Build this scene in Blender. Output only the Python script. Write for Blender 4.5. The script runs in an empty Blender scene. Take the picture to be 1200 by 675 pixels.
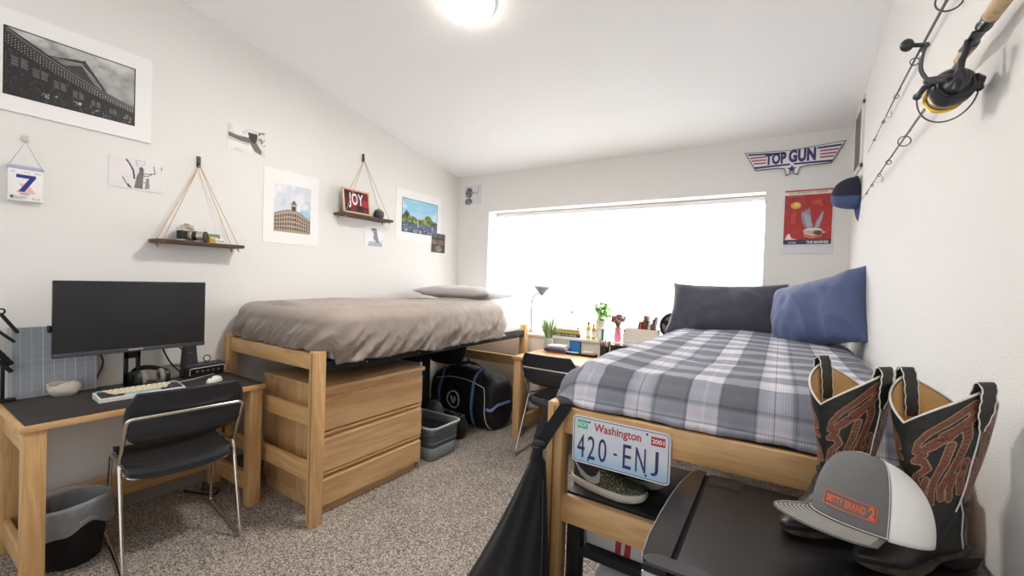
import bpy, bmesh, math, random
import numpy as np
from mathutils import Vector, Matrix, noise
PI = math.pi
sc = bpy.context.scene
COL = sc.collection
R_ = random.Random(7)
V = Vector

# ------------------------------------------------------------------ colours and materials
def lin(c):
    """sRGB 0-255 -> linear"""
    return tuple(((x/255.0)/12.92 if x <= 10 else (((x/255.0)+0.055)/1.055)**2.4) for x in c)
MATS = {}
def mat(name, rgb=(200,200,200), rough=0.5, metal=0.0, bump=None, var=None, emit=None, trans=None, coat=0.0, sheen=0.0, spec=None, alpha=None, transl=None):
    """bump=(scale,strength,detail); var=(scale,rgb2,lo,hi): a second colour mixed in by noise"""
    if name in MATS: return MATS[name]
    m = bpy.data.materials.new(name); m.use_nodes = True
    nt = m.node_tree; N = nt.nodes; b = N['Principled BSDF']
    c = (*lin(rgb), 1)
    b.inputs['Base Color'].default_value = c
    b.inputs['Roughness'].default_value = rough
    b.inputs['Metallic'].default_value = metal
    if coat: b.inputs['Coat Weight'].default_value = coat
    if sheen: b.inputs['Sheen Weight'].default_value = sheen
    if spec is not None: b.inputs['Specular IOR Level'].default_value = spec
    if trans: b.inputs['Transmission Weight'].default_value = trans
    if alpha is not None: b.inputs['Alpha'].default_value = alpha
    if emit:
        b.inputs['Emission Color'].default_value = (*lin(emit[0]), 1); b.inputs['Emission Strength'].default_value = emit[1]
    tc = None
    if bump or var:
        tc = N.new('ShaderNodeTexCoord')
    if var:
        n = N.new('ShaderNodeTexNoise'); n.inputs['Scale'].default_value = var[0]; n.inputs['Detail'].default_value = 4
        nt.links.new(tc.outputs['Object'], n.inputs['Vector'])
        r = N.new('ShaderNodeValToRGB'); r.color_ramp.elements[0].position = var[2]; r.color_ramp.elements[1].position = var[3]
        r.color_ramp.elements[0].color = c; r.color_ramp.elements[1].color = (*lin(var[1]), 1)
        nt.links.new(n.outputs['Fac'], r.inputs['Fac']); nt.links.new(r.outputs['Color'], b.inputs['Base Color'])
    if bump:
        n = N.new('ShaderNodeTexNoise'); n.inputs['Scale'].default_value = bump[0]; n.inputs['Detail'].default_value = bump[2] if len(bump) > 2 else 3
        nt.links.new(tc.outputs['Object'], n.inputs['Vector'])
        bp = N.new('ShaderNodeBump'); bp.inputs['Strength'].default_value = bump[1]; bp.inputs['Distance'].default_value = 0.01
        nt.links.new(n.outputs['Fac'], bp.inputs['Height']); nt.links.new(bp.outputs['Normal'], b.inputs['Normal'])
    if transl:
        t = N.new('ShaderNodeBsdfTranslucent'); t.inputs['Color'].default_value = c
        mx = N.new('ShaderNodeMixShader'); mx.inputs['Fac'].default_value = transl
        nt.links.new(b.outputs['BSDF'], mx.inputs[1]); nt.links.new(t.outputs['BSDF'], mx.inputs[2])
        nt.links.new(mx.outputs['Shader'], N['Material Output'].inputs['Surface'])
    MATS[name] = m
    return m

def wood(name, axis, base, dark, scale=1.0, rough=0.42, contrast=1.0):
    """straight grained board: rings stretched along axis 0,1,2"""
    if name in MATS: return MATS[name]
    m = bpy.data.materials.new(name); m.use_nodes = True
    nt = m.node_tree; N = nt.nodes; b = N['Principled BSDF']; L = nt.links.new
    tc = N.new('ShaderNodeTexCoord'); mp = N.new('ShaderNodeMapping')
    s = [14.0*scale]*3; s[axis] = 1.1*scale
    mp.inputs['Scale'].default_value = s
    L(tc.outputs['Object'], mp.inputs['Vector'])
    n1 = N.new('ShaderNodeTexNoise'); n1.inputs['Scale'].default_value = 1.1; n1.inputs['Detail'].default_value = 3; n1.inputs['Distortion'].default_value = 0.8
    L(mp.outputs['Vector'], n1.inputs['Vector'])
    mul = N.new('ShaderNodeMath'); mul.operation = 'MULTIPLY'; mul.inputs[1].default_value = 9.0
    L(n1.outputs['Fac'], mul.inputs[0])
    fr = N.new('ShaderNodeMath'); fr.operation = 'PINGPONG'; fr.inputs[1].default_value = 1.0
    L(mul.outputs[0], fr.inputs[0])
    mp2 = N.new('ShaderNodeMapping'); s2 = [160.0]*3; s2[axis] = 4.0; mp2.inputs['Scale'].default_value = s2
    L(tc.outputs['Object'], mp2.inputs['Vector'])
    n2 = N.new('ShaderNodeTexNoise'); n2.inputs['Scale'].default_value = 1.0; n2.inputs['Detail'].default_value = 2
    L(mp2.outputs['Vector'], n2.inputs['Vector'])
    add = N.new('ShaderNodeMath'); add.operation = 'MULTIPLY_ADD'; add.inputs[1].default_value = 0.42*contrast
    L(fr.outputs[0], add.inputs[0]); 
    m2 = N.new('ShaderNodeMath'); m2.operation = 'MULTIPLY'; m2.inputs[1].default_value = 0.6
    L(n2.outputs['Fac'], m2.inputs[0]); L(m2.outputs[0], add.inputs[2])
    r = N.new('ShaderNodeValToRGB')
    r.color_ramp.elements[0].position = 0.18; r.color_ramp.elements[1].position = 0.85
    r.color_ramp.elements[0].color = (*lin(base), 1); r.color_ramp.elements[1].color = (*lin(dark), 1)
    L(add.outputs[0], r.inputs['Fac']); L(r.outputs['Color'], b.inputs['Base Color'])
    bp = N.new('ShaderNodeBump'); bp.inputs['Strength'].default_value = 0.08; bp.inputs['Distance'].default_value = 0.003
    L(n2.outputs['Fac'], bp.inputs['Height']); L(bp.outputs['Normal'], b.inputs['Normal'])
    b.inputs['Roughness'].default_value = rough
    MATS[name] = m
    return m

def painted(name='printed_picture', rough=0.5, bump=None):
    """reads the point colours of a picture mesh"""
    if name in MATS: return MATS[name]
    m = bpy.data.materials.new(name); m.use_nodes = True
    nt = m.node_tree; N = nt.nodes; b = N['Principled BSDF']
    a = N.new('ShaderNodeAttribute'); a.attribute_name = 'ink'
    nt.links.new(a.outputs['Color'], b.inputs['Base Color'])
    b.inputs['Roughness'].default_value = rough
    if bump:
        tc = N.new('ShaderNodeTexCoord'); n = N.new('ShaderNodeTexNoise'); n.inputs['Scale'].default_value = bump[0]
        nt.links.new(tc.outputs['Object'], n.inputs['Vector'])
        bp = N.new('ShaderNodeBump'); bp.inputs['Strength'].default_value = bump[1]; bp.inputs['Distance'].default_value = 0.01
        nt.links.new(n.outputs['Fac'], bp.inputs['Height']); nt.links.new(bp.outputs['Normal'], b.inputs['Normal'])
    MATS[name] = m
    return m

# ------------------------------------------------------------------ scene tree
def label(o, lab=None, cat=None, group=None, kind=None):
    if lab: o['label'] = lab
    if cat: o['category'] = cat
    if group: o['group'] = group
    if kind: o['kind'] = kind
    return o
def thing(name, lab, cat, loc=(0,0,0), rotz=0.0, group=None, rot=None):
    o = bpy.data.objects.new(name, None); COL.objects.link(o)
    o.empty_display_size = 0.05
    o.location = loc; o.rotation_euler = rot if rot else (0, 0, rotz)
    return label(o, lab, cat, group)
def copy_tree(o, parent=None):
    c = o.copy(); COL.objects.link(c)
    if parent: c.parent = parent
    for ch in list(o.children): copy_tree(ch, c)
    return c
BLDMAT = None

class B:
    """collects geometry, then becomes ONE mesh object"""
    def __init__(self):
        self.bm = bmesh.new(); self.mi = 0
    def _new(self, before):
        self.bm.faces.ensure_lookup_table()
        for f in self.bm.faces[before:]: f.material_index = self.mi
    def box(self, lo, hi, bev=0.0, seg=2, M=None):
        n = len(self.bm.faces)
        lo = V(lo); hi = V(hi); c = (lo+hi)/2; d = hi-lo
        t = bmesh.new(); bmesh.ops.create_cube(t, size=1.0)
        bmesh.ops.scale(t, vec=(max(abs(d.x),1e-5), max(abs(d.y),1e-5), max(abs(d.z),1e-5)), verts=t.verts)
        if bev > 0:
            bmesh.ops.bevel(t, geom=t.edges[:], offset=min(bev, 0.45*min(abs(d.x),abs(d.y),abs(d.z))), segments=seg, profile=0.5, affect='EDGES')
        bmesh.ops.translate(t, vec=c, verts=t.verts)
        if M is not None: bmesh.ops.transform(t, matrix=M, verts=t.verts)
        self.merge(t); return self
    def merge(self, t):
        n = len(self.bm.faces)
        me = bpy.data.meshes.new('t'); t.to_mesh(me); t.free(); self.bm.from_mesh(me); bpy.data.meshes.remove(me)
        self._new(n)
    def cyl(self, p0, p1, r, r2=None, seg=16, cap=True):
        p0 = V(p0); p1 = V(p1); r2 = r if r2 is None else r2
        self.rings([self._ring(p0, p1-p0, r, seg), self._ring(p1, p1-p0, r2, seg)], cap=cap); return self
    def _ring(self, c, d, r, seg, up=None):
        d = V(d).normalized(); up = V(up) if up else (V((0,0,1)) if abs(d.z) < 0.95 else V((1,0,0)))
        a = d.cross(up).normalized(); b = a.cross(d).normalized()
        return [V(c)+r*(math.cos(2*PI*k/seg)*a+math.sin(2*PI*k/seg)*b) for k in range(seg)]
    def rings(self, rs, closed=True, cap=True, loop=False):
        """loft a list of rings (lists of points)"""
        n = len(self.bm.faces); bm = self.bm
        vs = [[bm.verts.new(p) for p in r] for r in rs]
        m = len(rs[0]); K = len(rs)
        for i in range(K if loop else K-1):
            a = vs[i]; b = vs[(i+1) % K]
            for j in range(m if closed else m-1):
                k = (j+1) % m
                try: bm.faces.new((a[j], a[k], b[k], b[j]))
                except ValueError: pass
        if cap and closed and not loop:
            for r, rev in ((vs[0], True), (vs[-1], False)):
                try: bm.faces.new(list(reversed(r)) if rev else r)
                except ValueError: pass
        self._new(n); return self
    def tube(self, pts, r, seg=10, closed=False, rf=None, cap=True):
        """round tube along a polyline; rf(t) scales the radius"""
        P = [V(p) for p in pts]; K = len(P); rs = []
        up = None
        for i in range(K):
            if closed: d = (P[(i+1) % K]-P[i-1])
            else: d = P[min(i+1, K-1)]-P[max(i-1, 0)]
            d.normalize()
            if up is None:
                up = V((0,0,1)) if abs(d.z) < 0.9 else V((1,0,0))
            a = d.cross(up); 
            if a.length < 1e-6: a = d.cross(V((0.3,1,0.2)))
            a.normalize(); up = a.cross(d).normalized()
            rr = r*(rf(i/(K-1)) if rf else 1.0)
            rs.append([P[i]+rr*(math.cos(2*PI*k/seg)*a+math.sin(2*PI*k/seg)*up) for k in range(seg)])
        self.rings(rs, cap=cap, loop=closed); return self
    def ribbon(self, pts, w, t, side):
        """flat strap along pts; side(i) or fixed vector = width direction"""
        P = [V(p) for p in pts]; K = len(P); rs = []
        for i in range(K):
            d = (P[min(i+1, K-1)]-P[max(i-1, 0)]).normalized()
            s = V(side(i)) if callable(side) else V(side)
            s = (s-d*s.dot(d)).normalized(); n = d.cross(s).normalized()
            ww = w(i/(K-1)) if callable(w) else w
            rs.append([P[i]+s*ww/2+n*t/2, P[i]-s*ww/2+n*t/2, P[i]-s*ww/2-n*t/2, P[i]+s*ww/2-n*t/2])
        self.rings(rs); return self
    def lathe(self, prof, c=(0,0,0), ax=(0,0,1), seg=24, cap=False):
        """prof = [(r,h)...] turned about axis ax through c"""
        c = V(c); ax = V(ax).normalized(); rs = []
        for r, h in prof: rs.append(self._ring(c+ax*h, ax, max(r, 1e-5), seg))
        self.rings(rs, cap=cap); return self
    def sphere(self, c, r, sc=(1,1,1), seg=16, M=None):
        t = bmesh.new(); bmesh.ops.create_uvsphere(t, u_segments=seg, v_segments=max(6, seg//2), radius=r)
        bmesh.ops.scale(t, vec=sc, verts=t.verts)
        if M is not None: bmesh.ops.transform(t, matrix=M, verts=t.verts)
        bmesh.ops.translate(t, vec=V(c), verts=t.verts); self.merge(t); return self
    def prism(self, poly, o, u, v, n, d):
        """poly 2D points in frame (o;u,v), pushed d along n"""
        o = V(o); u = V(u); v = V(v); n = V(n)
        k = len(self.bm.faces)
        a = [self.bm.verts.new(o+u*x+v*y) for x, y in poly]
        b = [self.bm.verts.new(o+u*x+v*y+n*d) for x, y in poly]
        m = len(poly)
        fs = [self.bm.faces.new(a), self.bm.faces.new(list(reversed(b)))]
        for i in range(m):
            j = (i+1) % m; fs.append(self.bm.faces.new((a[j], a[i], b[i], b[j])))
        self._new(k)
        return self
    def grid(self, f, nu, nv, closed_u=False, uv=None):
        """f(s,t)->point with s,t in 0..1"""
        k = len(self.bm.faces); bm = self.bm
        vs = [[bm.verts.new(f(i/nu, j/nv)) for j in range(nv+1)] for i in range(nu if closed_u else nu+1)]
        for i in range(nu):
            a = vs[i]; b = vs[(i+1) % len(vs)]
            for j in range(nv):
                try: bm.faces.new((a[j], b[j], b[j+1], a[j+1]))
                except ValueError: pass
        self._new(k); return self
    def text(self, s, o, u, v, w, h, d=0.001, bold=0.0, fn=None, shear=0.0, spacing=1.0):
        """string s filling the w x h box at o with axes u,v; fn maps (x,y) 0..1 -> point instead"""
        vs, fs = text_shape(s, bold, shear, spacing)
        u = V(u).normalized() if u is not None else None; v = V(v).normalized() if v is not None else None
        k = len(self.bm.faces)
        n = u.cross(v) if u is not None else None
        bv = []
        for x, y in vs:
            p = V(fn(x, y)) if fn else V(o)+u*(x*w)+v*(y*h)+n*d
            bv.append(self.bm.verts.new(p))
        for f in fs:
            try: self.bm.faces.new([bv[i] for i in f])
            except ValueError: pass
        self._new(k); return self
    def jitter(self, amp, scale, seed=0):
        for v in self.bm.verts:
            v.co += amp*noise.noise_vector(v.co*scale+V((seed, seed*2.1, 0)))
        return self
    def done(self, name, mats, parent=None, smooth=True, angle=38, recalc=True, lab=None, origin=None, loc=None, sub=0, solid=0.0):
        if recalc: bmesh.ops.recalc_face_normals(self.bm, faces=self.bm.faces[:])
        if origin is not None: bmesh.ops.translate(self.bm, vec=-V(origin), verts=self.bm.verts)
        me = bpy.data.meshes.new(name); self.bm.to_mesh(me); self.bm.free()
        if not isinstance(mats, (list, tuple)): mats = [mats]
        for m in mats: me.materials.append(m)
        me.polygons.foreach_set('use_smooth', [smooth]*len(me.polygons))
        if smooth and angle: me.set_sharp_from_angle(angle=math.radians(angle))
        o = bpy.data.objects.new(name, me); COL.objects.link(o)
        if parent is not None: o.parent = parent
        if origin is not None and parent is None: o.location = origin
        if loc is not None: o.location = loc
        if lab: o['label'] = lab
        if solid:
            md = o.modifiers.new('thickness', 'SOLIDIFY'); md.thickness = solid; md.offset = 0
        if sub:
            md = o.modifiers.new('rounding', 'SUBSURF'); md.levels = sub; md.render_levels = sub
        return o

_TXT = {}
def text_shape(s, bold=0.0, shear=0.0, spacing=1.0):
    key = (s, bold, shear, spacing)
    if key in _TXT: return _TXT[key]
    cu = bpy.data.curves.new('lettering', 'FONT'); cu.body = s; cu.size = 1.0; cu.offset = bold; cu.shear = shear; cu.space_character = spacing
    cu.resolution_u = 4
    ob = bpy.data.objects.new('lettering', cu); COL.objects.link(ob)
    bpy.context.view_layer.update()
    me = bpy.data.meshes.new_from_object(ob.evaluated_get(bpy.context.evaluated_depsgraph_get()))
    co = np.empty(len(me.vertices)*3); me.vertices.foreach_get('co', co); co = co.reshape(-1, 3)
    fs = [tuple(p.vertices) for p in me.polygons]
    lo = co.min(0); hi = co.max(0)
    vs = [((x-lo[0])/(hi[0]-lo[0]), (y-lo[1])/(hi[1]-lo[1])) for x, y, z in co]
    bpy.data.objects.remove(ob); bpy.data.curves.remove(cu); bpy.data.meshes.remove(me)
    _TXT[key] = (vs, fs)
    return _TXT[key]

def bez(p0, p1, p2, p3, n=12):
    p0, p1, p2, p3 = V(p0), V(p1), V(p2), V(p3)
    return [((1-t)**3)*p0+3*((1-t)**2)*t*p1+3*(1-t)*t*t*p2+t**3*p3 for t in [i/n for i in range(n+1)]]
def smoothpath(P, n=8):
    """Catmull-Rom through the points"""
    P = [V(p) for p in P]; out = []
    Q = [P[0]*2-P[1]]+P+[P[-1]*2-P[-2]]
    for i in range(1, len(Q)-2):
        for k in range(n):
            t = k/n; a, b, c, d = Q[i-1], Q[i], Q[i+1], Q[i+2]
            out.append(0.5*((2*b)+(c-a)*t+(2*a-5*b+4*c-d)*t*t+(3*b-a-3*c+d)*t**3))
    out.append(P[-1]); return out
def fillet(P, r, n=5):
    """round the corners of an open polyline"""
    P = [V(p) for p in P]; out = [P[0]]
    for i in range(1, len(P)-1):
        a = (P[i-1]-P[i]); b = (P[i+1]-P[i]); rr = min(r, a.length*0.48, b.length*0.48)
        p0 = P[i]+a.normalized()*rr; p1 = P[i]+b.normalized()*rr
        for k in range(n+1):
            t = k/n; out.append((1-t)**2*p0+2*(1-t)*t*P[i]+t*t*p1)
    out.append(P[-1]); return out

# ------------------------------------------------------------------ pictures painted by formula onto a fine grid of points
class Canvas:
    def __init__(self, nx, ny, bg=(255,255,255)):
        self.nx, self.ny = nx, ny
        x = (np.arange(nx+1))/nx; y = (np.arange(ny+1))/ny
        self.x, self.y = np.meshgrid(x, y)          # y up, 0..1
        self.a = np.zeros((ny+1, nx+1, 3)); self.a[:] = bg
    def poly(self, pts, c, blend=1.0):
        m = np.zeros(self.x.shape, bool); n = len(pts)
        for i in range(n):
            x0, y0 = pts[i]; x1, y1 = pts[(i+1) % n]
            if y0 == y1: continue
            cond = ((y0 > self.y) != (y1 > self.y)) & (self.x < (x1-x0)*(self.y-y0)/(y1-y0)+x0)
            m ^= cond
        self.a[m] = self.a[m]*(1-blend)+np.array(c)*blend
        return m
    def ell(self, cx, cy, rx, ry, c, blend=1.0, soft=0.0):
        d = np.sqrt(((self.x-cx)/rx)**2+((self.y-cy)/ry)**2)
        if soft > 0: k = np.clip((1+soft-d)/soft, 0, 1)*blend
        else: k = (d < 1)*blend
        self.a = self.a*(1-k[..., None])+np.array(c)*k[..., None]
    def line(self, pts, w, c, blend=1.0, asp=1.0):
        for (x0, y0), (x1, y1) in zip(pts[:-1], pts[1:]):
            dx, dy = (x1-x0), (y1-y0)*asp; L2 = dx*dx+dy*dy+1e-12
            t = np.clip(((self.x-x0)*dx+(self.y-y0)*asp*dy)/L2, 0, 1)
            d = np.hypot(self.x-x0-t*dx, (self.y-y0)*asp-t*dy)
            m = d < w/2; self.a[m] = self.a[m]*(1-blend)+np.array(c)*blend
    def noise(self, sx, sy, seed=0):
        g = np.random.RandomState(seed).rand(int(sy)+2, int(sx)+2)
        fx = self.x*sx; fy = self.y*sy; ix = np.minimum(fx.astype(int), int(sx)-0); iy = np.minimum(fy.astype(int), int(sy)-0)
        ix = np.minimum(ix, g.shape[1]-2); iy = np.minimum(iy, g.shape[0]-2)
        tx = fx-ix; ty = fy-iy; tx = tx*tx*(3-2*tx); ty = ty*ty*(3-2*ty)
        return (g[iy, ix]*(1-tx)+g[iy, ix+1]*tx)*(1-ty)+(g[iy+1, ix]*(1-tx)+g[iy+1, ix+1]*tx)*ty
    def fbm(self, sx, sy, seed=0, oc=4):
        s = 0; a = 0.5; t = 0
        for k in range(oc): s = s+a*self.noise(sx*2**k, sy*2**k, seed+k); t += a; a *= 0.55
        return s/t
    def mix(self, k, c):
        k = np.clip(k, 0, 1)[..., None]; self.a = self.a*(1-k)+np.array(c)*k
    def mesh(self, name, o, u, v, parent, mt=None, fn=None):
        """grid mesh spanning o, o+u, o+v"""
        nx, ny = self.nx, self.ny; o = V(o); u = V(u); v = V(v)
        if fn is None:
            co = np.array(o)[None, None]+self.x[..., None]*np.array(u)+self.y[..., None]*np.array(v)
        else:
            co = np.array([[fn(self.x[j, i], self.y[j, i]) for i in range(nx+1)] for j in range(ny+1)])
        idx = np.arange((nx+1)*(ny+1)).reshape(ny+1, nx+1)
        q = np.stack([idx[:-1, :-1], idx[:-1, 1:], idx[1:, 1:], idx[1:, :-1]], -1).reshape(-1, 4)
        me = bpy.data.meshes.new(name)
        me.from_pydata(co.reshape(-1, 3).tolist(), [], q.tolist())
        ink(me, self.a.reshape(-1, 3))
        me.materials.append(mt or painted())
        me.polygons.foreach_set('use_smooth', [True]*len(me.polygons))
        ob = bpy.data.objects.new(name, me); COL.objects.link(ob)
        if parent is not None: ob.parent = parent
        return ob
def ink(me, rgb255):
    s = np.clip(np.asarray(rgb255, float)/255.0, 0, 1)
    l = np.where(s <= 0.04045, s/12.92, ((s+0.055)/1.055)**2.4)
    at = me.color_attributes.new('ink', 'FLOAT_COLOR', 'POINT')
    at.data.foreach_set('color', np.concatenate([l, np.ones((len(l), 1))], 1).ravel())

# ------------------------------------------------------------------ shared materials
M = {}
M['wall'] = mat('wall_paint', (237,235,231), 0.85, bump=(170,0.22,3))
M['ceil'] = mat('ceiling_paint', (252,252,252), 0.9, bump=(150,0.1,2))
M['sill'] = mat('sill_paint', (248,248,247), 0.5)
M['base'] = mat('baseboard_vinyl', (150,145,136), 0.6)
OAK, OAKD = (222,182,130), (194,148,96)
for i, a in enumerate('xyz'):
    M['oak'+a] = wood('oak_'+a, i, OAK, OAKD)
    M['oakp'+a] = wood('oak_panel_'+a, i, (218,180,132), (190,148,102), scale=0.5, contrast=1.1)
M['chrome'] = mat('chrome', (225,220,212), 0.16, 1.0)
M['steel'] = mat('brushed_steel', (185,187,190), 0.35, 1.0)
M['black'] = mat('black_plastic', (26,26,28), 0.42)
M['blackm'] = mat('black_matte', (20,20,22), 0.75)
M['blackg'] = mat('black_gloss', (14,14,15), 0.12)
M['dgrey'] = mat('dark_grey_plastic', (62,63,66), 0.5)
M['white'] = mat('white_plastic', (238,236,232), 0.4)
M['paper'] = mat('white_paper', (246,243,242), 0.7)
M['cable'] = mat('black_cable', (22,22,24), 0.5)
M['blackcloth'] = mat('black_cloth', (17,17,19), 0.8, sheen=0.06, bump=(260,0.25,2))
M['gold'] = mat('gold_metal', (222,180,70), 0.3, 1.0)

def pt(b, name, m, root, parent=None, **k):
    return b.done(name, m, parent=parent if parent is not None else root, origin=root.location if root is not None else None, **k)

# ------------------------------------------------------------------ the room
XL, XR, YB, YF = -3.27, 0.406, 3.9, -1.6
CS = 0.183
def cz(y): return 2.63+CS*(YB-y)
def struct(b, name, m, **k):
    o = b.done(name, m, **k); o['kind'] = 'structure'; return o
def sidewall(x0, x1):
    b = B(); b.prism([(YF, 0), (YB+0.3, 0), (YB+0.3, cz(YB+0.3)+0.2), (YF, cz(YF)+0.2)], (x0,0,0), (0,1,0), (0,0,1), (1,0,0), x1-x0); return b
struct(sidewall(XL-0.12, XL), 'wall_left', M['wall'], smooth=False)
struct(sidewall(XR, XR+0.12), 'wall_right', M['wall'], smooth=False)
WX0, WX1, WZ0, WZ1 = -2.822, -0.125, 0.885, 2.207
b = B()
b.box((XL, YB, 0), (WX0, YB+0.32, 2.9)); b.box((WX1, YB, 0), (XR, YB+0.32, 2.9))
b.box((WX0, YB, WZ1), (WX1, YB+0.32, 2.9)); b.box((WX0, YB, 0), (WX1, YB+0.32, WZ0-0.025))
struct(b, 'wall_back', M['wall'], smooth=False)
b = B(); b.prism([(YF, cz(YF)), (YB, cz(YB)), (YB, cz(YB)+0.15), (YF, cz(YF)+0.15)], (XL,0,0), (0,1,0), (0,0,1), (1,0,0), XR-XL)
struct(b, 'ceiling', M['ceil'], smooth=False)

# carpet: speckled loop pile
m = bpy.data.materials.new('speckled_carpet'); m.use_nodes = True; nt = m.node_tree; N = nt.nodes; bs = N['Principled BSDF']; L = nt.links.new
tc = N.new('ShaderNodeTexCoord')
v1 = N.new('ShaderNodeTexVoronoi'); v1.inputs['Scale'].default_value = 190; vsep = N.new('ShaderNodeSeparateColor'); L(v1.outputs['Color'], vsep.inputs[0])
v2 = N.new('ShaderNodeTexNoise'); v2.inputs['Scale'].default_value = 3.0; v2.inputs['Detail'].default_value = 4
L(tc.outputs['Object'], v1.inputs['Vector']); L(tc.outputs['Object'], v2.inputs['Vector'])
ma = N.new('ShaderNodeMath'); ma.operation = 'MULTIPLY_ADD'; ma.inputs[1].default_value = 0.3; L(v2.outputs['Fac'], ma.inputs[0]); L(vsep.outputs[0], ma.inputs[2])
r = N.new('ShaderNodeValToRGB'); e = r.color_ramp.elements
e[0].position = 0.15; e[0].color = (*lin((74,68,66)), 1); e[1].position = 1.1 if False else 1.0; e[1].color = (*lin((196,184,170)), 1)
e2 = e.new(0.6); e2.color = (*lin((132,122,115)), 1)
L(ma.outputs[0], r.inputs['Fac']); L(r.outputs['Color'], bs.inputs['Base Color']); bs.inputs['Roughness'].default_value = 0.95
bp = N.new('ShaderNodeBump'); bp.inputs['Strength'].default_value = 0.08; bp.inputs['Distance'].default_value = 0.003
L(v2.outputs['Fac'], bp.inputs['Height']); L(bp.outputs['Normal'], bs.inputs['Normal']); M['carpet'] = m
b = B(); b.box((XL, YF, -0.06), (XR, YB, 0)); struct(b, 'floor', M['carpet'], smooth=False)
b = B(); b.prism([(0,0), (0.012,0), (0.012,0.085), (0.004,0.1), (0,0.1)], (XL, YF, 0), (1,0,0), (0,0,1), (0,1,0), YB-YF); struct(b, 'baseboard_left', M['base'], smooth=False)
b = B(); b.prism([(0,0), (0.012,0), (0.012,0.085), (0.004,0.1), (0,0.1)], (XL, YB, 0), (0,-1,0), (0,0,1), (1,0,0), XR-XL); struct(b, 'baseboard_back', M['base'], smooth=False)

# window: frame, panes, sill
win = bpy.data.objects.new('window_1', None); COL.objects.link(win); win['kind'] = 'structure'; win.location = (WX0, YB+0.26, WZ0)
b = B()
y0, y1 = YB+0.25, YB+0.31
b.box((WX0, y0, WZ0), (WX0+0.05, y1, WZ1)); b.box((WX1-0.05, y0, WZ0), (WX1, y1, WZ1))
b.box((WX0, y0, WZ0), (WX1, y1, WZ0+0.05)); b.box((WX0, y0, WZ1-0.05), (WX1, y1, WZ1))
for x in (-2.12, -0.82): b.box((x-0.03, y0, WZ0), (x+0.03, y1, WZ1))
pt(b, 'window_frame', M['sill'], win, smooth=False)
glass = bpy.data.materials.new('window_glass'); glass.use_nodes = True; gn = glass.node_tree; gn.nodes.remove(gn.nodes['Principled BSDF'])
g1 = gn.nodes.new('ShaderNodeBsdfTransparent'); g2 = gn.nodes.new('ShaderNodeBsdfGlossy'); g2.inputs['Roughness'].default_value = 0.02; g3 = gn.nodes.new('ShaderNodeMixShader'); g3.inputs['Fac'].default_value = 0.06
gn.links.new(g1.outputs[0], g3.inputs[1]); gn.links.new(g2.outputs[0], g3.inputs[2]); gn.links.new(g3.outputs[0], gn.nodes['Material Output'].inputs['Surface'])
b = B()
for xa, xb in ((WX0+0.05, -2.15), (-2.09, -0.85), (-0.79, WX1-0.05)): b.box((xa, YB+0.278, WZ0+0.05), (xb, YB+0.282, WZ1-0.05))
pt(b, 'pane', glass, win, smooth=False)
b = B(); b.box((WX0, YB-0.03, WZ0-0.025), (WX1, YB+0.32, WZ0), bev=0.004); o = pt(b, 'window_sill', M['sill'], win)

# venetian blind
slat = mat('blind_slat', (250,250,250), 0.5, transl=0.45)
bl = thing('venetian_blind', 'wide white venetian blind with lowered slats filling the bright window', 'blind', (WX0, YB+0.19, WZ1))
b = B(); b.box((WX0+0.01, YB+0.16, WZ1-0.045), (WX1-0.01, YB+0.215, WZ1-0.004), bev=0.004); pt(b, 'headrail', M['sill'], bl)
b = B(); z = WZ1-0.06
while z > WZ0+0.03:
    a = math.radians(62); c, s = math.cos(a)*0.0125, math.sin(a)*0.0125
    b.prism([(-c, -s), (0.0008, 0.0008), (c, s), (c+0.0006, s), (0.0008, -0.0002), (-c+0.0006, -s)], (WX0+0.014, YB+0.188, z), (0,1,0), (0,0,1), (1,0,0), WX1-WX0-0.028)
    z -= 0.0205
pt(b, 'slats', slat, bl, smooth=False)
b = B(); b.box((WX0+0.014, YB+0.175, WZ0+0.004), (WX1-0.014, YB+0.2, WZ0+0.02), bev=0.003); pt(b, 'bottom_rail', M['sill'], bl)
for x in (-2.62, -1.9, -1.1, -0.35):
    b = B(); b.cyl((x, YB+0.172, WZ0+0.01), (x, YB+0.172, WZ1-0.02), 0.0012, seg=6); pt(b, 'ladder_cord', M['sill'], bl)
teal = mat('teal_plastic', (60,160,140), 0.4)
b = B(); b.cyl((-0.262, YB+0.15, 2.02), (-0.262, YB+0.15, 2.075), 0.004, seg=8); b.cyl((-0.262, YB+0.15, 2.075), (-0.262, YB+0.165, 2.18), 0.001, seg=6); pt(b, 'pull_cord', teal, bl)

# ceiling lamp: a flush round drum following the slope of the ceiling
lx, ly = -1.545, 1.85
lz = cz(ly)
nrm = V((0, -CS, -1)).normalized()
lm = thing('ceiling_light', 'round white flush ceiling light glowing on the sloped ceiling', 'ceiling light', (lx, ly, lz))
b = B(); b.lathe([(0.0,-0.001), (0.165,-0.001), (0.165,0.02), (0.15,0.028), (0.0,0.028)], (lx,ly,lz), nrm, seg=40); pt(b, 'lamp_base', M['white'], lm)
glow = mat('lamp_glow', (255,250,240), 0.5, emit=((255,244,228), 9.0))
b = B(); b.lathe([(0.148,0.026), (0.152,0.045), (0.142,0.062), (0.11,0.076), (0.06,0.084), (0.0,0.086)], (lx,ly,lz), nrm, seg=40); pt(b, 'diffuser', glow, lm)

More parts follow.
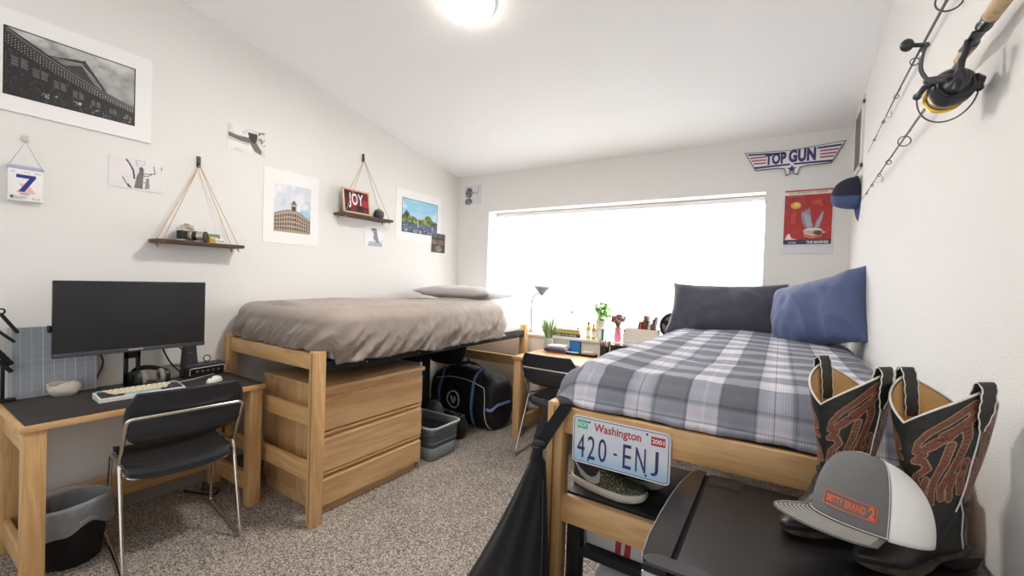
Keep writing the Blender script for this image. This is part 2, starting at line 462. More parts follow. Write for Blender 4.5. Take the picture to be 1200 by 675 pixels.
# air return grille high on the right wall
vt = thing('air_vent', 'grey louvred air vent high on the right wall near the corner', 'vent', (XR, 3.57, 2.42))
b = B(); 
for lo, hi in (((XR-0.014,3.42,2.22),(XR-0.0005,3.45,2.68)), ((XR-0.014,3.72,2.22),(XR-0.0005,3.75,2.65)), ((XR-0.014,3.42,2.22),(XR-0.0005,3.75,2.25)), ((XR-0.014,3.42,2.62),(XR-0.0005,3.75,2.65))): b.box(lo, hi, bev=0.002)
pt(b, 'frame', M['white'], vt)
b = B(); b.box((XR-0.004,3.45,2.25),(XR-0.0005,3.72,2.62)); pt(b, 'backing', mat('vent_dark', (120,118,115), 0.7), vt)
b = B()
for k in range(18): b.box((XR-0.012,3.45,2.262+k*0.02),(XR-0.004,3.72,2.268+k*0.02))
pt(b, 'louvres', mat('vent_grey', (160,158,154), 0.6), vt, smooth=False)

# ------------------------------------------------------------------ beds (frame, mattress, covers)
def bed(x0, x1, y0, y1, lab):
    """oak end frames with posts and rails, black steel deck between"""
    root = thing('bed_frame', lab, 'bed frame', ((x0+x1)/2, y0, 0))
    PW, PL, H = 0.062, 0.068, 0.995
    for px in (x0, x1-PW):
        for py in (y0, y1-PL):
            b = B(); b.box((px, py, 0), (px+PW, py+PL, H), bev=0.005, seg=2)
            b.mi = 1
            # slot running down the outer face
            yy = py-0.0006 if py == y0 else py+PL-0.0004
            b.box((px+PW*0.4, yy, 0.02), (px+PW*0.52, yy+0.001, H-0.012))
            for zz in (0.62, 0.30): b.cyl((px+PW/2, py-0.002, zz), (px+PW/2, py+0.004, zz), 0.004, seg=8)
            pt(b, 'post', [M['oakz'], M['slot']], root)
    for py in (y0+0.018, y1-0.05):
        for za, zb in ((0.884, 0.979), (0.56, 0.657), (0.243, 0.345)):
            b = B(); b.box((x0+PW-0.004, py, za), (x1-PW+0.004, py+0.032, zb), bev=0.006); pt(b, 'end_rail', M['oakx'], root)
    for px in (x0+0.008, x1-0.022):
        b = B(); b.box((px, y0+PL-0.004, 0.872), (px+0.016, y1-PL+0.004, 0.935), bev=0.003)
        b.mi = 1
        for yy in np.arange(y0+0.35, y1-0.1, 0.45): b.cyl((px-0.003, yy, 0.895), (px+0.019, yy, 0.895), 0.006, seg=8)
        pt(b, 'side_rail', [M['blackm'], M['steel']], root)
    b = B(); b.box((x0+0.03, y0+PL, 0.912), (x1-0.03, y1-PL, 0.925), bev=0.002)
    for yy in np.arange(y0+0.3, y1-0.2, 0.35): b.box((x0+0.02, yy, 0.888), (x1-0.02, yy+0.03, 0.912))
    pt(b, 'deck', M['blackm'], root)
    return root
M['slot'] = mat('oak_slot', (150,104,60), 0.6)
bed(-3.235, -2.162, 1.394, 3.735, 'raised oak bed frame against the left wall, dresser stored beneath it')
bed(-0.705, 0.366, 1.38, 3.72, 'raised oak bed frame along the right wall under the plaid comforter')

def cushion(w, h, t, seed=0, n=44, pinch=0.07, wr=0.004, p=0.42, fl=1.0, cr=0.06, wf=9.0, soft=0.0, flare=0.0):
    """sewn pillow in the xy plane: returns B with centre at origin, thickness along z"""
    b = B()
    def f(sign):
        def g(s, q):
            u = 2*s-1; v = 2*q-1
            x = w/2*u*(1-pinch*(1-v*v)); y = h/2*v*(1-pinch*(1-u*u)*0.8)
            if soft and u < 0: x *= 1-soft*v*v*(-u)**3; y *= 1-soft*0.7*u*u*abs(v)**3
            x *= 1+flare*(-v); y -= 0.012*h/0.4*(1-u*u)*(v > 0)*v
            a = max(0, 1-u*u)**p*max(0, 1-v*v)**p
            e = (1-a)*a*4
            z = sign*t/2*a*(1 if sign > 0 else fl)
            k = noise.noise(V((x*wf, y*wf*0.6, seed+sign)))+0.5*noise.noise(V((x*wf*2.3, y*wf*1.7, seed+5+sign)))
            rid = (1-abs(noise.noise(V((x*wf*0.8+y*wf*0.5, y*wf*0.3-x*2, seed+9)))))**3
            z += sign*(wr*k+wr*1.5*(rid-0.4))*min(1, a*3)
            return V((x, y, z))
        return g
    b.grid(f(1), n, n); b.grid(f(-1), n, n)
    bmesh.ops.remove_doubles(b.bm, verts=b.bm.verts[:], dist=1e-5)
    return b

def drape(name, x0, x1, y0, y1, top, hem, rc, re, m, root_lab, cat, puff=0.02, fold=0.02, ff=1.0, seed=0, hemf=None, hemv=0.01, skew=0.6, crumple=0.004, bulge=0.0):
    """a cover laid over the rectangle and hanging down its sides, folded by formula"""
    nper = 420; per = []
    # rounded rectangle, counter clockwise
    def corner(cx, cy, a0, k): return [(cx+rc*math.cos(a0+t*PI/2/k), cy+rc*math.sin(a0+t*PI/2/k), math.cos(a0+t*PI/2/k), math.sin(a0+t*PI/2/k)) for t in range(k)]
    def edge(ax, ay, bx, by, nx_, ny_, k): return [(ax+(bx-ax)*t/k, ay+(by-ay)*t/k, nx_, ny_) for t in range(k)]
    kx = int((x1-x0)/0.016); ky = int((y1-y0)/0.016); kc = 12
    per += edge(x0+rc, y0, x1-rc, y0, 0, -1, kx)+corner(x1-rc, y0+rc, -PI/2, kc)+edge(x1, y0+rc, x1, y1-rc, 1, 0, ky)+corner(x1-rc, y1-rc, 0, kc)
    per += edge(x1-rc, y1, x0+rc, y1, 0, 1, kx)+corner(x0+rc, y1-rc, PI/2, kc)+edge(x0, y1-rc, x0, y0+rc, -1, 0, ky)+corner(x0+rc, y0+rc, PI, kc)
    K = len(per); cx, cy = (x0+x1)/2, (y0+y1)/2
    half = (x1-x0)/2-re
    S = []; P_ = 0; plen = []
    for i in range(K):
        plen.append(P_); P_ += math.hypot(per[(i+1) % K][0]-per[i][0], per[(i+1) % K][1]-per[i][1])
    rows = []
    NT = 26
    for q in range(NT+1): rows.append(('t', 0.10+0.90*q/NT))
    for q in range(1, 9): rows.append(('e', q/8))
    NS = 16
    for q in range(1, NS+1): rows.append(('s', q/NS))
    rows.append(('u', 0.5)); rows.append(('u', 1.0))
    verts = []; uvs = []
    for kind, q in rows:
        for i, (x, y, nx_, ny_) in enumerate(per):
            bx, by = x-nx_*re, y-ny_*re   # where the top starts to curve
            if kind == 't':
                # shrink towards the spine of the bed
                sx = cx; sy = min(max(by, y0+(x1-x0)/2), y1-(x1-x0)/2)
                px, py = sx+(bx-sx)*q, sy+(by-sy)*q; z = top; dn = 0; out = 0
            elif kind == 'e':
                a = q*PI/2; px, py = bx+nx_*re*math.sin(a), by+ny_*re*math.sin(a); z = top-re*(1-math.cos(a)); out = re*a*0.9; dn = 0.15*q
            else:
                zz = (hemf if (hemf and ny_ < -0.5) else hem)+hemv*noise.noise(V((plen[i]*3, seed, 0)))*(0.3 if ny_ < -0.5 else 1)
                if kind == 's': z = (top-re)*(1-q)+zz*q; dn = 0.15+0.85*q; px, py = x, y; out = re*1.4+(top-re-z)
                else: z = zz+0.006*q; px, py = x-nx_*0.035*q, y-ny_*0.035*q; dn = 1.0; out = re*1.4+(top-re-z)
            u, v = px, py
            if kind != 't': u, v = bx+nx_*out, by+ny_*out
            # puffiness of the top
            edge_d = min(px-x0, x1-px, py-y0, y1-py)
            pf = puff*(0.5+0.9*noise.noise(V((px*2.1+seed, py*1.6, 3))))+puff*0.22*noise.noise(V((px*6, py*5+seed, 8)))
            if kind == 't': z += pf*min(1, max(edge_d, 0)/0.12)+crumple*noise.noise(V((px*22, py*16, seed)))
            # folds of the sides
            if dn > 0:
                s = plen[i]+skew*(top-z)
                w1 = math.sin(s*26*ff+2.4*noise.noise(V((s*2.3, z*2, seed))))
                w2 = 1-abs(noise.noise(V((s*8.5*ff, z*2.5, seed+4))))*2
                w3 = noise.noise(V((s*4*ff, z*3, seed+2)))
                amp = fold*(0.25+0.75*dn)*math.sin(min(1, dn*1.3)*PI/2)
                w4 = (1-abs(noise.noise(V((s*15*ff, z*5+seed, seed+6)))))**7
                d = amp*(0.32*w1*abs(w3)*2+0.5*w2**3+0.8*w3+0.55*w4)+crumple*noise.noise(V((px*18, py*18+seed, z*18)))
                d += bulge*math.sin(min(1.0, dn)*PI)
                if kind == 'u': d *= 0.6
                px += nx_*d; py += ny_*d
                px = min(max(px, XL+0.004), XR-0.004)
                z += 0.3*amp*noise.noise(V((s*5, 4, seed)))*(1-dn)
            verts.append((px, py, z)); uvs.append((u, v))
    F = []
    for r_ in range(len(rows)-1):
        for i in range(K):
            j = (i+1) % K; F.append((r_*K+i, r_*K+j, (r_+1)*K+j, (r_+1)*K+i))
    me = bpy.data.meshes.new(name); me.from_pydata([(a-cx, b_-y0, c) for a, b_, c in verts], [], F)
    bmm = bmesh.new(); bmm.from_mesh(me)
    bmm.verts.ensure_lookup_table(); ring0 = [bmm.verts[i] for i in range(K)]
    try:
        nf = bmm.faces.new(list(reversed(ring0))); bmesh.ops.triangulate(bmm, faces=[nf])
    except ValueError: pass
    uvl = bmm.loops.layers.uv.new('UVMap')
    bmm.verts.ensure_lookup_table()
    for f in bmm.faces:
        for l in f.loops: l[uvl].uv = uvs[l.vert.index]
    pass
    bmesh.ops.recalc_face_normals(bmm, faces=bmm.faces[:])
    bmm.to_mesh(me); bmm.free()
    me.materials.append(m); me.polygons.foreach_set('use_smooth', [True]*len(me.polygons))
    o = bpy.data.objects.new(name, me); COL.objects.link(o); o.location = (cx, y0, 0)
    return label(o, root_lab, cat)

white_fab = mat('white_fitted_sheet', (228,228,230), 0.9, bump=(30,0.25,3))
b = B(); b.box((-3.205,1.50,0.926), (-2.172,3.62,1.185), bev=0.04, seg=4)
for v in b.bm.verts:
    if v.co.z < 1.15: v.co.x += 0.006*math.sin(v.co.z*60+v.co.y*9)
o = b.done('mattress', white_fab, origin=(-2.7,2.5,0.926)); label(o, 'mattress in a white fitted sheet, mostly hidden by the taupe grey duvet', 'mattress')
b = B(); b.box((-0.67,1.50,0.926), (0.345,3.58,1.05), bev=0.04, seg=4)
o = b.done('mattress', mat('blue_grey_sheet', (120,124,138), 0.9), origin=(-0.17,2.5,0.926)); label(o, 'mattress hidden under the plaid comforter', 'mattress')

duvet = mat('grey_duvet_cloth', (150,136,126), 0.6, sheen=0.2, bump=(16,0.25,4))
drape('duvet', -3.250, -2.135, 1.440, 3.33, 1.222, 0.912, 0.16, 0.085, duvet, 'rumpled taupe grey duvet spread over the left bed', 'duvet', puff=0.035, fold=0.050, ff=1.6, seed=3.0, hemv=0.03, skew=1.1, crumple=0.004, bulge=0.012, hemf=0.985)

# plaid
m = bpy.data.materials.new('plaid_cloth'); m.use_nodes = True; nt = m.node_tree; N = nt.nodes; bs = N['Principled BSDF']; L = nt.links.new
uvn = N.new('ShaderNodeUVMap'); uvn.uv_map = 'UVMap'; sep = N.new('ShaderNodeSeparateXYZ'); L(uvn.outputs['UV'], sep.inputs[0])
def band(sock, off):
    a = N.new('ShaderNodeMath'); a.operation = 'MULTIPLY_ADD'; a.inputs[1].default_value = 1/0.39; a.inputs[2].default_value = off; L(sock, a.inputs[0])
    f = N.new('ShaderNodeMath'); f.operation = 'FRACT'; L(a.outputs[0], f.inputs[0])
    r = N.new('ShaderNodeValToRGB'); cr = r.color_ramp; cr.interpolation = 'LINEAR'
    st = [(0.0,0.12),(0.012,0.05),(0.02,0.30),(0.2,0.25),(0.235,0.25),(0.25,0.03),(0.258,0.03),(0.27,0.85),(0.37,0.86),(0.378,1.0),(0.392,1.0),(0.40,0.85),(0.485,0.85),(0.50,0.06),(0.508,0.06),(0.52,0.14),(0.73,0.12),(0.742,0.0),(0.75,0.0),(0.765,0.72),(0.86,0.95),(0.868,0.3),(0.876,0.95),(0.97,0.75),(0.995,0.2)]
    cr.elements[0].position = st[0][0]; cr.elements[0].color = (st[0][1],)*3+(1,)
    cr.elements[1].position = st[-1][0]; cr.elements[1].color = (st[-1][1],)*3+(1,)
    for p, c in st[1:-1]:
        q = cr.elements.new(p); q.color = (c, c, c, 1)
    L(f.outputs[0], r.inputs['Fac']); return r.outputs['Color']
A = band(sep.outputs['X'], 0.87); C = band(sep.outputs['Y'], 0.31)
mx = N.new('ShaderNodeMix'); mx.data_type = 'RGBA'; mx.inputs['Factor'].default_value = 0.47; L(A, mx.inputs['A']); L(C, mx.inputs['B'])
rr = N.new('ShaderNodeValToRGB'); cr = rr.color_ramp; cr.elements[0].position = 0.05; cr.elements[0].color = (*lin((84,83,90)), 1); cr.elements[1].position = 0.95; cr.elements[1].color = (*lin((226,222,228)), 1)
for p, c in ((0.25,(112,114,124)),(0.5,(146,149,162)),(0.75,(190,190,202))):
    q = cr.elements.new(p); q.color = (*lin(c), 1)
wv = N.new('ShaderNodeTexWave'); wv.inputs['Scale'].default_value = 48; wv.inputs['Distortion'].default_value = 0.5; L(uvn.outputs['UV'], wv.inputs['Vector'])
L(mx.outputs['Result'], rr.inputs['Fac'])
m2 = N.new('ShaderNodeMix'); m2.data_type = 'RGBA'; m2.blend_type = 'MULTIPLY'; m2.inputs['Factor'].default_value = 0.22; L(rr.outputs['Color'], m2.inputs['A']); L(wv.outputs['Color'], m2.inputs['B'])
L(m2.outputs['Result'], bs.inputs['Base Color']); bs.inputs['Roughness'].default_value = 0.85
nz = N.new('ShaderNodeTexNoise'); nz.inputs['Scale'].default_value = 20; bp = N.new('ShaderNodeBump'); bp.inputs['Strength'].default_value = 0.25; bp.inputs['Distance'].default_value = 0.01
tcx = N.new('ShaderNodeTexCoord'); L(tcx.outputs['Object'], nz.inputs['Vector']); L(nz.outputs['Fac'], bp.inputs['Height']); L(bp.outputs['Normal'], bs.inputs['Normal'])
drape('comforter', -0.722, 0.398, 1.425, 3.62, 1.102, 0.962, 0.13, 0.09, m, 'grey, white and slate plaid comforter spread over the right bed', 'comforter', puff=0.035, fold=0.018, seed=11.0, hemv=0.012, skew=0.2, crumple=0.003, bulge=0.01, hemf=0.985)

def place_pillow(b, name, m, M4, lab, wr=None):
    bmesh.ops.transform(b.bm, matrix=Matrix.LocRotScale(None, M4.to_quaternion(), None), verts=b.bm.verts)
    o = b.done(name, m, angle=0); o.location = M4.to_translation(); label(o, lab, 'pillow'); return o
def frame(o, ux, uz):
    ux = V(ux).normalized(); uz = V(uz); uz = (uz-ux*uz.dot(ux)).normalized(); uy = uz.cross(ux)
    M4 = Matrix((ux, uy, uz)).transposed().to_4x4(); M4.translation = V(o); return M4
grey_p = mat('pale_grey_pillowcase', (186,181,180), 0.8, sheen=0.3, bump=(16,0.3,3))
place_pillow(cushion(0.92, 0.5, 0.15, seed=2, wr=0.006), 'pillow', grey_p, frame((-2.72,3.36,1.29), (1,0.06,0), (0,0.05,1)), 'flat pale grey pillow lying at the window end of the left bed')
navy = mat('charcoal_navy_pillowcase', (70,70,84), 0.8, sheen=0.3, bump=(14,0.35,3))
blue = mat('steel_blue_pillowcase', (78,92,132), 0.75, sheen=0.3, bump=(14,0.35,3))
place_pillow(cushion(0.84, 0.42, 0.25, seed=5, wr=0.014, pinch=0.07, p=0.5, flare=0.05, wf=7), 'pillow', navy, frame((-0.345,3.60,1.265), (1,-0.02,0.02), (0,-1,0.28)), 'charcoal navy pillow propped upright at the head of the plaid bed')
place_pillow(cushion(0.64, 0.47, 0.26, seed=8, wr=0.016, pinch=0.11, p=0.5, soft=0.22, wf=7), 'pillow', blue, frame((0.185,3.22,1.305), (0.62,-0.50,0.20), (-0.62,-0.80,0.36)), 'steel blue pillow leaning on the right wall')

# ------------------------------------------------------------------ dresser
dr = thing('dresser', 'low three drawer oak dresser tucked under the left bed', 'dresser', (-2.56,1.91,0))
X0, X1, Y0, Y1 = -2.89, -2.262, 1.505, 2.305
b = B(); b.box((X0,Y0,0.075),(X1,Y1,0.735), bev=0.002); pt(b, 'carcass', M['oakpz'], dr)
b = B(); b.box((X0+0.02,Y0+0.01,0),(X1-0.006,Y1-0.02,0.075)); pt(b, 'plinth', M['oakpy'], dr)
b = B(); b.box((X0-0.01,Y0-0.005,0.735),(X1+0.028,Y1+0.03,0.765), bev=0.004); pt(b, 'dresser_top', M['oakpy'], dr)
b = B(); b.box((X1,Y0,0.705),(X1+0.012,Y1+0.004,0.735), bev=0.002); pt(b, 'top_rail', M['oaky'], dr)
for za, zb in ((0.505,0.692), (0.26,0.462), (0.058,0.222)):
    b = B()
    # drawer front: flat face with a finger pull bevel along the top
    b.prism([(0,za),(0.026,za+0.002),(0.026,zb-0.014),(0.004,zb),(0,zb)], (X1,Y0-0.003,0), (1,0,0), (0,0,1), (0,1,0), Y1-Y0+0.008)
    d = pt(b, 'drawer', M['oakpy'], dr, smooth=False)
    b = B(); b.prism([(0,zb+0.012),(0.022,zb+0.016),(0.024,zb+0.020),(0.024,zb+0.033),(0,zb+0.033)], (X1,Y0-0.003,0), (1,0,0), (0,0,1), (0,1,0), Y1-Y0+0.008)
    if za < 0.5: pt(b, 'drawer_lip', M['oaky'], dr, parent=d, smooth=False)
    else: b.bm.free()

# ------------------------------------------------------------------ desks
def desk(lx0, lx1, ly0, ly1, along, lab):
    """oak desk, four square legs, end aprons and stretchers; along='y': long side runs along y, front at +x"""
    root = thing('desk', lab, 'desk', ((lx0+lx1)/2, (ly0+ly1)/2, 0)); H = 0.748
    lg = 'y' if along == 'y' else 'x'
    b = B(); b.box((lx0,ly0,H-0.03),(lx1,ly1,H), bev=0.003); pt(b, 'desktop', M['oak'+lg], root)
    w = 0.07
    for x in (lx0+0.012, lx1-w-0.012):
        for y in (ly0+0.012, ly1-w-0.012):
            b = B(); b.box((x,y,0),(x+w,y+w,H-0.03), bev=0.004); pt(b, 'leg', M['oakz'], root)
    if along == 'y':
        for y in (ly0+0.025, ly1-0.05):
            b = B(); b.box((lx0+w,y,H-0.145),(lx1-w,y+0.025,H-0.03), bev=0.002); pt(b, 'apron', M['oakx'], root)
            b = B(); b.box((lx0+w,y,0.065),(lx1-w,y+0.025,0.175), bev=0.003); pt(b, 'stretcher', M['oakx'], root)
        b = B(); b.box((lx0+0.03,ly0+w,H-0.145),(lx0+0.05,ly1-w,H-0.03)); pt(b, 'apron', M['oaky'], root)
        b = B(); b.box((lx0+0.035,ly0+w,0.10),(lx0+0.06,ly1-w,0.235), bev=0.003); pt(b, 'stretcher', M['oaky'], root)
    else:
        for x in (lx0+0.025, lx1-0.05):
            b = B(); b.box((x,ly0+w,H-0.145),(x+0.025,ly1-w,H-0.03), bev=0.002); pt(b, 'apron', M['oaky'], root)
            b = B(); b.box((x,ly0+w,0.065),(x+0.025,ly1-w,0.175), bev=0.003); pt(b, 'stretcher', M['oaky'], root)
        b = B(); b.box((lx0+w,ly1-0.05,H-0.145),(lx1-w,ly1-0.03,H-0.03)); pt(b, 'apron', M['oakx'], root)
        b = B(); b.box((lx0+w,ly1-0.06,0.10),(lx1-w,ly1-0.035,0.235), bev=0.003); pt(b, 'stretcher', M['oakx'], root)
    return root
desk(-3.255, -2.655, 0.385, 1.385, 'y', 'oak desk against the left wall with a black mat and monitor')
desk(-2.035, -0.98, 3.245, 3.86, 'x', 'oak desk beneath the window between the two beds')

# ================================================================== left wall
FACE = XL+0.0008
def print_on_left_wall(name, lab, cat, ya, yb, za, zb, canvas, ph=None, thick=0.002, frame_m=None, group=None, x0=XL+0.001):
    """a sheet on the left wall; ph=(ya,yb,za,zb) of the printed area"""
    t = thing(name, lab, cat, (x0, (ya+yb)/2, (za+zb)/2), group=group)
    b = B(); b.box((x0, ya, za), (x0+thick, yb, zb)); pt(b, 'mount' if ph else 'backing', M['paper'], t, smooth=False)
    if ph is None: ph = (ya+0.001, yb-0.001, za+0.001, zb-0.001)
    L0 = t.location
    canvas.mesh('picture', V((x0+thick+0.0006, ph[0], ph[2]))-L0, (0, ph[1]-ph[0], 0), (0, 0, ph[3]-ph[2]), t)
    return t

# --- big black and white print of a temple roof
c = Canvas(230, 150, (150,150,148))
k = c.fbm(5, 4, 3); c.mix((k-0.35)*2.2, (214,214,210)); c.mix((c.fbm(7,6,9)-0.55)*3, (120,122,122))
c.poly([(0,0),(1,0),(1,0.30),(0.72,0.42),(0,1.0)], (34,34,34))
# gable above the eaves
c.poly([(0.30,0.74),(0.52,0.83),(0.58,0.835),(0.66,0.64),(0.74,0.44),(0.60,0.52)], (62,62,62))
c.poly([(0.36,0.72),(0.55,0.79),(0.63,0.62),(0.69,0.48)], (128,128,126)); c.poly([(0.42,0.68),(0.55,0.75),(0.61,0.60),(0.66,0.50)], (58,58,58))
c.line([(0.30,0.745),(0.52,0.80),(0.575,0.845)], 0.012, (40,40,40)); c.line([(0.57,0.84),(0.66,0.64),(0.75,0.43)], 0.014, (50,50,50))
c.line([(0.34,0.74),(0.54,0.78),(0.64,0.62),(0.71,0.46)], 0.006, (190,190,188))
e0 = lambda x: 0.985-0.98*x*0.62 if x < 0.0 else None
def eave(x, d): return (0.99-0.93*x+0.26*x*x)-d
xs = [i/60 for i in range(61)]
c.poly([(x, eave(x, 0.0)) for x in xs]+[(1, eave(1, 0.14)), (0, eave(0, 0.14))], (44,44,44))
c.line([(x, eave(x, 0.02)) for x in xs], 0.008, (150,150,148)); c.line([(x, eave(x, 0.055)) for x in xs], 0.006, (110,110,108))
for row, d0 in ((0, 0.09), (1, 0.13), (2, 0.17), (3,0.21)):
    for i in range(46):
        x = 0.01+i*0.0215
        s = 1-0.62*x
        c.ell(x, eave(x, d0*s+0.01), 0.0045, 0.007, (205,205,202), 0.8)
for i in range(7):
    x = 0.05+i*0.145; s = 1-0.62*x; y = eave(x, 0.42*s+0.08)
    for a in (0, 1):
        for q in (0, 1, 2):
            c.poly([(x+a*0.052*s*1.3, y+0.05*s*q-0.01*a), (x+a*0.052*s*1.3+0.042*s*1.2, y+0.05*s*q-0.012*a-0.015), (x+a*0.052*s*1.3+0.042*s*1.2, y+0.05*s*q+0.02*s-0.012*a), (x+a*0.052*s*1.3, y+0.05*s*q+0.035*s)], (108,108,110), 0.8)
c.mix((c.fbm(60,30,5,3)-0.60)*2.0*(c.y < eave(c.x, 0.2)), (120,120,120))
c.mix((c.fbm(44,20,15,3)-0.66)*6*((c.y < 0.16) & (c.x > 0.25)), (190,190,190))
t = 0.011
for cond in (c.x < t, c.x > 1-t, c.y < t*1.5, c.y > 1-t*1.5): c.a[cond] = (26,26,26)
print_on_left_wall('framed_print', 'large white matted black and white photo of a curved temple roof', 'print', 0.325, 0.982, 2.19, 2.688, c, (0.402, 0.905, 2.268, 2.604), thick=0.012)

# --- page a day calendar
cal = thing('tear_off_calendar', 'small tear-off calendar showing a blue 7, hanging on a string', 'calendar', (XL+0.002, 0.479, 1.75))
b = B(); b.box((XL+0.004,0.422,1.75),(XL+0.034,0.538,1.918), bev=0.001); pt(b, 'page_block', M['paper'], cal)
b = B(); b.box((XL+0.003,0.419,1.908),(XL+0.037,0.541,1.926), bev=0.003); pt(b, 'binding', mat('lilac_binding', (176,180,206), 0.5), cal)
ink_b = mat('blue_ink', (44,52,140), 0.6); ink_k = mat('grey_ink', (90,90,100), 0.7); ink_p = mat('pink_ink', (240,190,184), 0.7)
b = B(); b.prism([(0,0),(1,0),(1,0.0),(0.62,0.45),(1.0,0.9),(0.75,0.9),(0.4,0.5),(0.15,0.5),(0.3,0.3)], (XL+0.0343,0.445,1.79), (0,0.07,0), (0,0,0.09), (1,0,0), 0.0002); pt(b, 'printed_shape', ink_p, cal, smooth=False)
b = B(); b.prism([(0.0,1),(1,1),(1,0.86),(0.42,0),(0.12,0),(0.66,0.8),(0.0,0.8)], (XL+0.0348,0.447,1.795), (0,0.066,0), (0,0,0.086), (1,0,0), 0.0003); pt(b, 'numeral', ink_b, cal, smooth=False)
b = B(); b.text('12', (XL+0.035,0.43,1.89), (0,1,0), (0,0,1), 0.012, 0.007, 0); pt(b, 'week_number', ink_k, cal, smooth=False)
b = B(); b.text('JUN', (XL+0.035,0.472,1.89), (0,1,0), (0,0,1), 0.02, 0.006, 0); pt(b, 'month_name', ink_k, cal, smooth=False)
b = B(); b.text('2023', (XL+0.035,0.508,1.89), (0,1,0), (0,0,1), 0.022, 0.006, 0); pt(b, 'year_number', ink_k, cal, smooth=False)
b = B(); b.text('SUNDAY', (XL+0.035,0.458,1.781), (0,1,0), (0,0,1), 0.034, 0.007, 0, bold=0.02); pt(b, 'weekday', ink_k, cal, smooth=False); b = B()
for k in range(3): b.box((XL+0.0345,0.43,1.758+k*0.006),(XL+0.0348,0.47+k*0.008,1.7595+k*0.006))
b.box((XL+0.0345,0.428,1.762),(XL+0.0348,0.438,1.774)); b.text('9 13', (XL+0.035,0.502,1.76), (0,1,0), (0,0,1), 0.026, 0.008, 0)
pt(b, 'small_print', ink_k, cal, smooth=False)
b = B(); b.box((XL+0.0005,0.468,2.055),(XL+0.008,0.49,2.085), bev=0.002); b.cyl((XL+0.006,0.479,2.055),(XL+0.016,0.479,2.052),0.003,seg=8); pt(b, 'adhesive_hook', mat('clear_hook', (206,206,196), 0.3), cal)
b = B(); b.tube([(XL+0.02,0.423,1.92),(XL+0.013,0.479,2.052),(XL+0.02,0.538,1.92)], 0.0011, seg=6); pt(b, 'string', mat('brown_string', (150,96,84), 0.8), cal)

# --- grasshopper photo
c = Canvas(120, 90, (236,230,232)); c.mix((c.fbm(3,3,4)-0.4), (222,216,220))
g = (120,118,118); d = (62,60,60)
c.poly([(0.46,0.05),(0.50,0.42),(0.58,0.72),(0.64,0.70),(0.63,0.4),(0.62,0.05)], g); c.poly([(0.66,0.05),(0.68,0.4),(0.74,0.46),(0.76,0.1)], (150,148,148))
c.line([(0.46,0.36),(0.44,0.62),(0.36,0.84),(0.31,0.93)], 0.035, d, asp=0.8); c.line([(0.36,0.06),(0.30,0.20),(0.25,0.34)], 0.02, d, asp=0.8); c.line([(0.40,0.04),(0.35,0.14)], 0.03, (90,90,90), asp=0.8)
c.ell(0.59,0.70,0.04,0.07,(90,88,88)); c.line([(0.62,0.56),(0.72,0.58),(0.86,0.62),(0.83,0.86)], 0.018, (70,68,68), asp=0.8); c.line([(0.63,0.48),(0.74,0.52),(0.8,0.6)], 0.02, d, asp=0.8)
c.line([(0.985,0.78),(0.985,0.88)], 0.018, (50,50,50)); c.mix((c.fbm(40,30,8,2)-0.5)*1.2*(np.abs(c.x-0.57) < 0.09), (60,60,60))
print_on_left_wall('photo_print', 'small landscape photo of a grey grasshopper below the temple print', 'photo', 0.796, 1.044, 1.898, 2.08, c, group=None)

# --- soaring bird photo
c = Canvas(110, 90, (236,236,234))
c.mix((c.x < 0.55)*(np.abs(c.y-0.52+0.10*c.x) < 0.16)*0.55+((c.fbm(4,4,7)-0.45)), (176,160,152))
c.poly([(0.0,0.66),(0.2,0.6),(0.5,0.62),(0.62,0.74),(0.48,0.84),(0.76,0.86),(0.78,0.72),(0.72,0.54),(0.9,0.20),(0.88,0.04),(0.70,0.12),(0.56,0.42),(0.3,0.42),(0.0,0.50)], (96,84,80), 0.85)
c.poly([(0.5,0.84),(0.75,0.84),(0.76,0.6),(0.7,0.44),(0.58,0.5)], (52,48,48)); c.mix((c.fbm(26,22,12,2)-0.56)*6*((c.x > 0.74) & (c.y > 0.42)), (96,92,92))
c.line([(0.45,0.74),(0.36,0.80),(0.5,0.88)], 0.014, (120,116,114))
print_on_left_wall('photo_print', 'small photo of a dark bird with spread wings, taped high near the ceiling', 'photo', 1.407, 1.66, 2.285, 2.461, c)

# --- corner building print
c = Canvas(120, 150, (214,220,228)); k = c.fbm(4,4,21); c.mix((k-0.42)*3, (240,240,242)); c.mix(((c.fbm(4,5,33)-0.5)*4)*(c.y < 0.7), (150,196,214))
roof = [(0,0.36),(0.1,0.40),(0.36,0.47),(0.58,0.47),(0.72,0.42),(1,0.28),(1,0),(0,0)]
c.poly(roof, (176,154,134)); c.line(roof[:6], 0.016, (96,86,78), asp=1.25)
c.poly([(0.45,0.47),(0.45,0.60),(0.60,0.60),(0.60,0.46)], (190,176,160)); c.poly([(0.47,0.47),(0.47,0.56),(0.58,0.56),(0.58,0.46)], (74,66,62)); c.poly([(0.44,0.60),(0.61,0.60),(0.56,0.66),(0.52,0.69),(0.49,0.66)], (120,108,98))
for row in range(4):
    for i in range(15):
        x = 0.03+i*0.066
        y = 0.055+row*0.096
        top = 0.36+0.30*x if x < 0.36 else (0.47 if x < 0.58 else 0.47-(x-0.58)*0.45)
        y = y*(top/0.47)
        c.poly([(x,y),(x+0.034,y),(x+0.034,y+0.062),(x,y+0.062)], (72,60,56))
    c.line([(0,(0.13+row*0.096)*0.78),(0.36,0.13+row*0.096),(0.58,0.13+row*0.096),(1,(0.13+row*0.096)*0.62)], 0.007, (206,188,168))
print_on_left_wall('art_print', 'white matted colour print of a curved corner building with clock tower', 'print', 1.652, 2.097, 1.660, 2.222, c, (1.731,2.026,1.750,2.121), thick=0.004)

